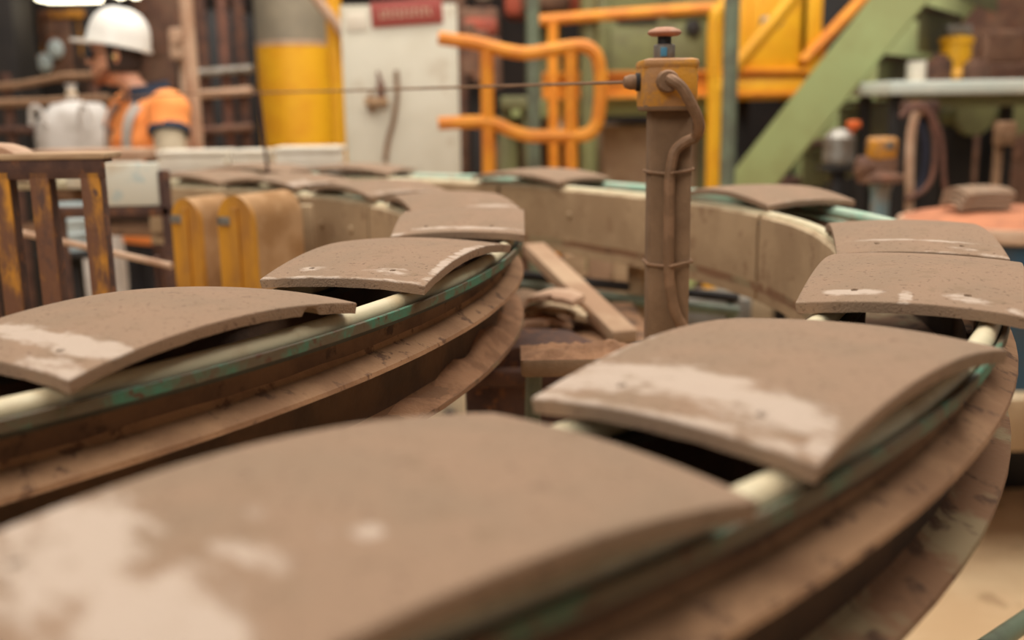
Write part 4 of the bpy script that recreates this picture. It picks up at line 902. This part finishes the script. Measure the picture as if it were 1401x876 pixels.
# ------------------------------------------------------------------ worker
def evaluated(o):
    dg = bpy.context.evaluated_depsgraph_get(); return bpy.data.meshes.new_from_object(o.evaluated_get(dg))
def skin_mesh(pts, edges, radii, root=0, sub=2):
    """skinned skeleton -> mesh; pts local, radii (rx, ry) or r"""
    me = bpy.data.meshes.new('skeleton'); me.from_pydata([tuple(p) for p in pts], edges, [])
    o = bpy.data.objects.new('skeleton', me); COL.objects.link(o)
    m = o.modifiers.new('skin', 'SKIN'); m.use_smooth_shade = True
    for i, r in enumerate(radii):
        me.skin_vertices[0].data[i].radius = r if hasattr(r, '__len__') else (r, r)
        me.skin_vertices[0].data[i].use_root = (i == root)
    s = o.modifiers.new('sub', 'SUBSURF'); s.levels = sub; s.render_levels = sub
    bpy.context.view_layer.update(); out = evaluated(o); bpy.data.objects.remove(o); return out
def merged(meshes, voxel, smooth=4, name='body'):
    bm = bmesh.new()
    for me in meshes: bm.from_mesh(me)
    me = bpy.data.meshes.new(name); bm.to_mesh(me); bm.free()
    o = bpy.data.objects.new(name, me); COL.objects.link(o)
    r = o.modifiers.new('remesh', 'REMESH'); r.mode = 'VOXEL'; r.voxel_size = voxel; r.use_smooth_shade = True
    s = o.modifiers.new('smooth', 'SMOOTH'); s.iterations = smooth; s.factor = .5
    bpy.context.view_layer.update(); out = evaluated(o); bpy.data.objects.remove(o); out.name = name; return out
def gmesh(g):
    me = bpy.data.meshes.new('g'); me.from_pydata(g.v, [], g.f); return me
YP_ = 4.42; Wx = P(203, 152, YP_).x
FW = Vector((-.72, -.69, 0)).normalized(); LFT = Vector((-FW.y, FW.x, 0))
HF = Vector((-.96, -.28, 0)).normalized(); HL = Vector((-HF.y, HF.x, 0))
W0 = Vector((Wx, YP_, 0)); ZU = Vector((0, 0, 1))
def B(f, l, z): return FW * f + LFT * l + ZU * z
PR = thing('person', W0, 'worker in white hard hat and orange shirt, head turned to the left', 'person')
HC = Vector((P(163, 82, YP_).x - Wx, -.03, 1.672))       # head centre, local
def Hd(f, l, z): return HC + HF * f + HL * l + ZU * z
def loft(rings, n=32):
    V = [c + FW * (rf * math.cos(2 * PI * k / n)) + LFT * (rl * math.sin(2 * PI * k / n)) for c, rf, rl in rings for k in range(n)]
    Fc = [[i * n + k, i * n + (k + 1) % n, (i + 1) * n + (k + 1) % n, (i + 1) * n + k] for i in range(len(rings) - 1) for k in range(n)] + [list(range(n))[::-1], [(len(rings) - 1) * n + k for k in range(n)]]
    return gmesh(G().add(V, Fc))
def ball(c, r): return gmesh(G().lathe([(r * math.sin(PI * i / 12), -r * math.cos(PI * i / 12)) for i in range(13)], c, 20))
def stem(pts, rad):
    return gmesh(G().tube(bez(pts, 5), list(np.interp(np.linspace(0, len(pts) - 1, (len(pts) - 1) * 5 + 1), range(len(pts)), rad)), 16))
armL = [B(.0, .185, 1.455), B(.03, .235, 1.33), B(.045, .255, 1.20), B(.15, .235, 1.15), B(.27, .20, 1.13)]
armR = [B(.0, -.185, 1.455), B(.03, -.235, 1.33), B(.045, -.25, 1.20), B(.16, -.22, 1.16), B(.28, -.17, 1.15)]
ar = [.060, .052, .043, .040, .028]
nb = Hd(-.03, 0, -.09)
parts = [loft([(B(0, 0, .84), .09, .14), (B(-.005, 0, .92), .112, .168), (B(0, 0, 1.0), .108, .160), (B(.01, 0, 1.10), .100, .142), (B(.015, 0, 1.22), .112, .152), (B(.015, 0, 1.33), .120, .166), (B(.005, 0, 1.42), .102, .168), (B(.0, 0, 1.475), .078, .125), (B(.005, 0, 1.505), .062, .072), (nb.lerp(B(.005, 0, 1.505), .3), .058, .058), (nb, .058, .056), (Hd(-.02, 0, -.03), .055, .055)])]
for arm in (armL, armR): parts += [ball(arm[0], .066), stem(arm, ar)]
for s in (1, -1): parts.append(stem([B(0, s * .09, .90), B(.0, s * .095, .78), B(.02, s * .105, .52), B(.0, s * .112, .32), B(-.01, s * .12, .09), B(.10, s * .13, .045), B(.17, s * .135, .035)], [.098, .088, .060, .060, .042, .038, .03]))
def hand(wr, fdir, side, palm_n):
    fdir = fdir.normalized(); side = side.normalized(); out = []
    pal = [wr, wr + fdir * .045, wr + fdir * .085]
    out.append(skin_mesh(pal, [(0, 1), (1, 2)], [(.028, .02), (.042, .017), (.042, .014)], 0, 2))
    for i, ln in enumerate((.068, .078, .072, .056)):
        b0 = wr + fdir * .075 + side * (.032 - .021 * i)
        a = b0 + fdir * ln * .45 + palm_n * .006; b = a + (fdir * .75 + palm_n * .6).normalized() * ln * .32; c = b + (fdir * .4 + palm_n * .9).normalized() * ln * .25
        out.append(skin_mesh([b0, a, b, c], [(0, 1), (1, 2), (2, 3)], [.0095, .0088, .0082, .007], 0, 1))
    t0 = wr + fdir * .03 + side * .03; t1 = t0 + (side * .7 + fdir * .5 + palm_n * .4).normalized() * .035; t2 = t1 + (fdir * .9 + palm_n * .5).normalized() * .03
    out.append(skin_mesh([t0, t1, t2], [(0, 1), (1, 2)], [.013, .0105, .0085], 0, 1)); return out
parts += hand(armL[-1], B(.12, -.035, -.03), -LFT, -ZU); parts += hand(armR[-1], B(.12, .04, -.02), LFT, -ZU)
# head: ellipsoid with jaw, brow, nose, lips, ears
g = G(); nu, nv = 40, 28; V = []
for i in range(nv + 1):
    ph = PI * i / nv
    for j in range(nu):
        th = 2 * PI * j / nu
        x = math.cos(th) * math.sin(ph); y = math.sin(th) * math.sin(ph); z = math.cos(ph)
        f = x * .098; l = y * .076; h = z * .118
        if z < 0:                                   # jaw narrows, chin comes forward
            k = -z; f = f * (1 - .18 * k) + .022 * k; l *= 1 - .30 * k * k
        if x > .5 and -.15 < z < .25: f -= .008 * (1 - abs(z - .05) / .2) * min(1, abs(y) / .35)   # eye hollows
        if x > .6 and .22 < z < .40: f += .004
        V.append(Hd(f, l, h))
Fc = [[i * nu + j, i * nu + (j + 1) % nu, (i + 1) * nu + (j + 1) % nu, (i + 1) * nu + j] for i in range(nv) for j in range(nu)]
parts.append(gmesh(g.add(V, Fc)))
parts.append(skin_mesh([Hd(.090, 0, .022), Hd(.106, 0, -.008), Hd(.116, 0, -.024), Hd(.098, 0, -.032)], [(0, 1), (1, 2), (2, 3)], [.009, .011, .013, .010], 0, 1))
for s in (1, -1): parts.append(skin_mesh([Hd(.104, s * .011, -.030), Hd(.098, s * .012, -.031)], [(0, 1)], [.009, .008], 0, 1))
parts.append(skin_mesh([Hd(.092, .022, -.058), Hd(.102, 0, -.056), Hd(.092, -.022, -.058)], [(0, 1), (1, 2)], [.006, .009, .006], 1, 1))
parts.append(skin_mesh([Hd(.090, .018, -.068), Hd(.099, 0, -.068), Hd(.090, -.018, -.068)], [(0, 1), (1, 2)], [.006, .009, .006], 1, 1))
for s in (1, -1):
    parts.append(skin_mesh([Hd(.0, s * .072, -.035), Hd(-.008, s * .080, -.012), Hd(-.012, s * .084, .012), Hd(.002, s * .080, .022)], [(0, 1), (1, 2), (2, 3)], [.008, .010, .011, .008], 0, 1))
def pl(name, me, m, lab=None, ang=60):
    o = link(name, me, MT[m], PR)
    me.polygons.foreach_set('use_smooth', [True] * len(me.polygons))
    if lab: o['label'] = lab
    return o
for me in parts: me.materials.clear()
pl('body', merged(parts, .0055, 3), 'skin')
# shirt: torso, sleeves, tail; trousers; boots
sh = [loft([(B(0, 0, .90), .134, .192), (B(0, 0, .99), .132, .186), (B(.01, 0, 1.10), .128, .176), (B(.015, 0, 1.22), .134, .180), (B(.015, 0, 1.33), .140, .188), (B(.005, 0, 1.42), .120, .186), (B(0, 0, 1.475), .094, .140), (B(0, 0, 1.508), .076, .086)], 40)]
for arm in (armL, armR): sh += [ball(arm[0] - ZU * .006, .088), stem([arm[0], arm[0].lerp(arm[1], .5), arm[0].lerp(arm[1], .72)], [.086, .082, .082])]
shm = merged(sh, .008, 4, 'shirt')
for q in shm.vertices: q.co += (Vector(q.co) - B(0, 0, q.co.z)).normalized() * .009 * noise.noise(Vector((q.co.x * 9, q.co.y * 9, q.co.z * 16)))
pl('shirt', shm, 'hivis', 'orange hi-vis shirt')
tr = [loft([(B(0, 0, .82), .10, .16), (B(-.005, 0, .92), .122, .178), (B(0, 0, 1.0), .118, .170)])]
for s in (1, -1): tr.append(stem([B(0, s * .09, .90), B(.0, s * .097, .78), B(.02, s * .106, .52), B(.0, s * .113, .30), B(-.01, s * .12, .10)], [.112, .104, .082, .080, .076]))
pl('trousers', merged(tr, .009, 3, 'trousers'), 'trouser', 'dark trousers')
for s in (1, -1):
    bmx = skin_mesh([B(-.03, s * .12, .13), B(-.02, s * .12, .055), B(.08, s * .128, .05), B(.19, s * .136, .042)], [(0, 1), (1, 2), (2, 3)], [(.055, .055), (.055, .052), (.05, .048), (.046, .038)], 0, 2); bmx.materials.clear()
    for q in bmx.vertices: q.co.z = max(q.co.z, 0.0)
    pl('boot', bmx, 'boot', 'brown boot')
def gl_(name, g, m, lab=None, ang=50):
    o = build(name, g, m, PR, W0, ang); 
    if lab: o['label'] = lab
    return o
Wd = lambda v: tuple(Vector(v) + W0)
# collar: open ring standing round the neck
g = G(); n = 24; V = []
for j in range(n + 1):
    t = .35 + (2 * PI - .7) * j / n; d = B(math.cos(t), math.sin(t), 0)
    for r_, z_ in ((.078, 1.490), (.098, 1.480), (.092, 1.560 + .014 * math.cos(t - PI)), (.078, 1.560 + .014 * math.cos(t - PI))): V.append(Wd(d * r_ + B(.0, 0, z_)))
g.add(V, [[4 * i + a, 4 * i + 4 + a, 4 * i + 4 + (a + 1) % 4, 4 * i + (a + 1) % 4] for i in range(n) for a in range(4)] + [[0, 1, 2, 3], [4 * n + 3, 4 * n + 2, 4 * n + 1, 4 * n]])
gl_('collar', g, 'navy', 'navy collar')
def wrap_strip(name, path_pts, wd, m, lab):
    g = G(); pts = bez([Wd(p) for p in path_pts], 6); g2 = G()
    V = []
    for i, p in enumerate(pts):
        nrm = (p - (W0 + B(.02, 0, p.z))); nrm.z = 0; nrm.normalize(); t = (pts[min(i + 1, len(pts) - 1)] - pts[max(i - 1, 0)]).normalized(); s_ = nrm.cross(t).normalized()
        for a, b in ((-wd, -.004), (wd, -.004), (wd, .006), (-wd, .006)): V.append(p + s_ * a + nrm * b)
    k = len(pts); g.add(V, [[4 * i + a, 4 * i + 4 + a, 4 * i + 4 + (a + 1) % 4, 4 * i + (a + 1) % 4] for i in range(k - 1) for a in range(4)] + [[0, 1, 2, 3], [4 * k - 1, 4 * k - 2, 4 * k - 3, 4 * k - 4]])
    gl_(name, g, m, lab)
for s in (1, -1):
    wrap_strip('reflective_tape', [B(.085, s * .095, 1.475), B(.128, s * .098, 1.42), B(.148, s * .098, 1.33), B(.138, s * .098, 1.22), B(.125, s * .095, 1.12)], .019, 'tape', 'silver vertical tape')
g = G()
for arm, s in ((armL, 1), (armR, -1)):
    d = (arm[1] - arm[0]).normalized(); g = G().lathe([(.072, -.014), (.083, -.013), (.084, .008), (.074, .012)], Wd(arm[0].lerp(arm[1], .72)), 20, d)
    gl_('cuff', g, 'navy', 'navy sleeve hem')
    g = G().tube(bez([Wd(arm[0].lerp(arm[1], .74)), Wd(arm[1].lerp(arm[2], .4)), Wd(arm[2]), Wd(arm[3]), Wd(arm[3].lerp(arm[4], .8))], 4), [.062] * 5 + [.060] * 4 + [.056] * 4 + [.048] * 4, 14)
    gl_('arm_sleeve', g, 'sleeve', 'pale forearm sleeve')
# hair, beard, plugs, glasses, hat
g = G(); V = []; n = 24; m_ = 8
for i in range(m_ + 1):
    ph = .9 + 1.25 * i / m_
    for j in range(n + 1):
        th = 1.25 + (2 * PI - 2.5) * j / n
        f = math.cos(th) * math.sin(ph) * .104; l = math.sin(th) * math.sin(ph) * .081; h = math.cos(ph) * .122
        V.append(Wd(Hd(f, l, h)))
o_ = len(V)
for i in range(m_ + 1):
    ph = .9 + 1.25 * i / m_
    for j in range(n + 1):
        th = 1.25 + (2 * PI - 2.5) * j / n; V.append(Wd(Hd(math.cos(th) * math.sin(ph) * .090, math.sin(th) * math.sin(ph) * .068, math.cos(ph) * .112)))
k = n + 1; Fc = []
for i in range(m_):
    for j in range(n):
        a = i * k + j; Fc += [[a, a + 1, a + k + 1, a + k], [o_ + a, o_ + a + k, o_ + a + k + 1, o_ + a + 1]]
for j in range(n): Fc += [[j, o_ + j, o_ + j + 1, j + 1], [m_ * k + j, m_ * k + j + 1, o_ + m_ * k + j + 1, o_ + m_ * k + j]]
for i in range(m_): Fc += [[i * k, (i + 1) * k, o_ + (i + 1) * k, o_ + i * k], [i * k + n, o_ + i * k + n, o_ + (i + 1) * k + n, (i + 1) * k + n]]
gl_('hair', g.add(V, Fc), 'hair', 'short dark hair')
bd = [skin_mesh([Hd(.03, .062, -.05), Hd(.065, .045, -.092), Hd(.088, 0, -.106), Hd(.065, -.045, -.092), Hd(.03, -.062, -.05)], [(0, 1), (1, 2), (2, 3), (3, 4)], [(.016, .016), (.022, .02), (.026, .02), (.022, .02), (.016, .016)], 2, 2)]
bd[0].materials.clear(); pl('beard', bd[0], 'beard', 'short reddish beard')
gl_('earplug', G().lathe([(0, -.006), (.008, -.004), (.009, .008), (.004, .014), (0, .015)], Wd(Hd(.0, .082, -.006)), 12, HL), 'yellowplug')
g = G()
for s in (1, -1):
    V = []
    for i in range(9):
        t = i / 8; a = math.atan2(s * (.008 + .062 * t), .1); rr_ = .098 - .028 * t * t
        for z_ in (-.012, .026): V += [Wd(Hd(rr_ + .014, s * (.008 + .062 * t), z_)), Wd(Hd(rr_ + .011, s * (.008 + .062 * t) * .98, z_))]
    g.add(V, [[4 * i, 4 * i + 4, 4 * i + 6, 4 * i + 2] for i in range(8)] + [[4 * i + 1, 4 * i + 3, 4 * i + 7, 4 * i + 5] for i in range(8)] + [[4 * i + 2, 4 * i + 6, 4 * i + 7, 4 * i + 3] for i in range(8)] + [[4 * i, 4 * i + 1, 4 * i + 5, 4 * i + 4] for i in range(8)] + [[0, 2, 3, 1], [32, 33, 35, 34]])
    g.tube([Wd(Hd(.082, s * .072, .018)), Wd(Hd(.03, s * .084, .016)), Wd(Hd(-.01, s * .083, .012))], .003, 6)
gl_('safety_glasses', g, 'glasses', 'dark safety glasses')
# hard hat: shell with brim and peak, tilted back
tl = .20
def Ht(f, l, z): return Hd(-.012 + f * math.cos(tl) - z * math.sin(tl), l, .045 + z * math.cos(tl) + f * math.sin(tl))
g = G(); n = 48; V = []; prof = [(1.0, 0), (.99, .02), (.96, .05), (.885, .085), (.755, .112), (.56, .134), (.30, .147), (.04, .150)]
for r_, z_ in prof:
    for j in range(n):
        t = 2 * PI * j / n; rid = .004 if (abs(math.sin(t)) < .16 and z_ > .05) else 0
        V.append(Wd(Ht(math.cos(t) * .128 * r_, math.sin(t) * .108 * r_, z_ + rid)))
Fc = [[i * n + j, i * n + (j + 1) % n, (i + 1) * n + (j + 1) % n, (i + 1) * n + j] for i in range(len(prof) - 1) for j in range(n)] + [[(len(prof) - 1) * n + j for j in range(n)]]
b0 = len(V); 
for k_, (grow, z_) in enumerate(((1.0, .004), (1.0, -.008))):
    for j in range(n):
        t = 2 * PI * j / n; pk = max(0, math.cos(t)) ** 1.3 * .052 + .008
        V.append(Wd(Ht(math.cos(t) * (.128 + pk * .95), math.sin(t) * (.109 + .008), z_ - max(0, math.cos(t)) ** 2 * .012)))
inn = len(V)
for j in range(n):
    t = 2 * PI * j / n; V.append(Wd(Ht(math.cos(t) * .125, math.sin(t) * .101, -.004)))
inn2 = len(V)
for j in range(n):
    t = 2 * PI * j / n; V.append(Wd(Ht(math.cos(t) * .120, math.sin(t) * .096, .06)))
for j in range(n):
    k = (j + 1) % n; Fc += [[j, b0 + j, b0 + k, k], [b0 + j, b0 + n + j, b0 + n + k, b0 + k], [b0 + n + j, inn + j, inn + k, b0 + n + k], [inn + j, inn2 + j, inn2 + k, inn + k]]
Fc.append([inn2 + j for j in range(n)])
gl_('hard_hat', g.add(V, Fc), 'hat', 'white hard hat', 40)
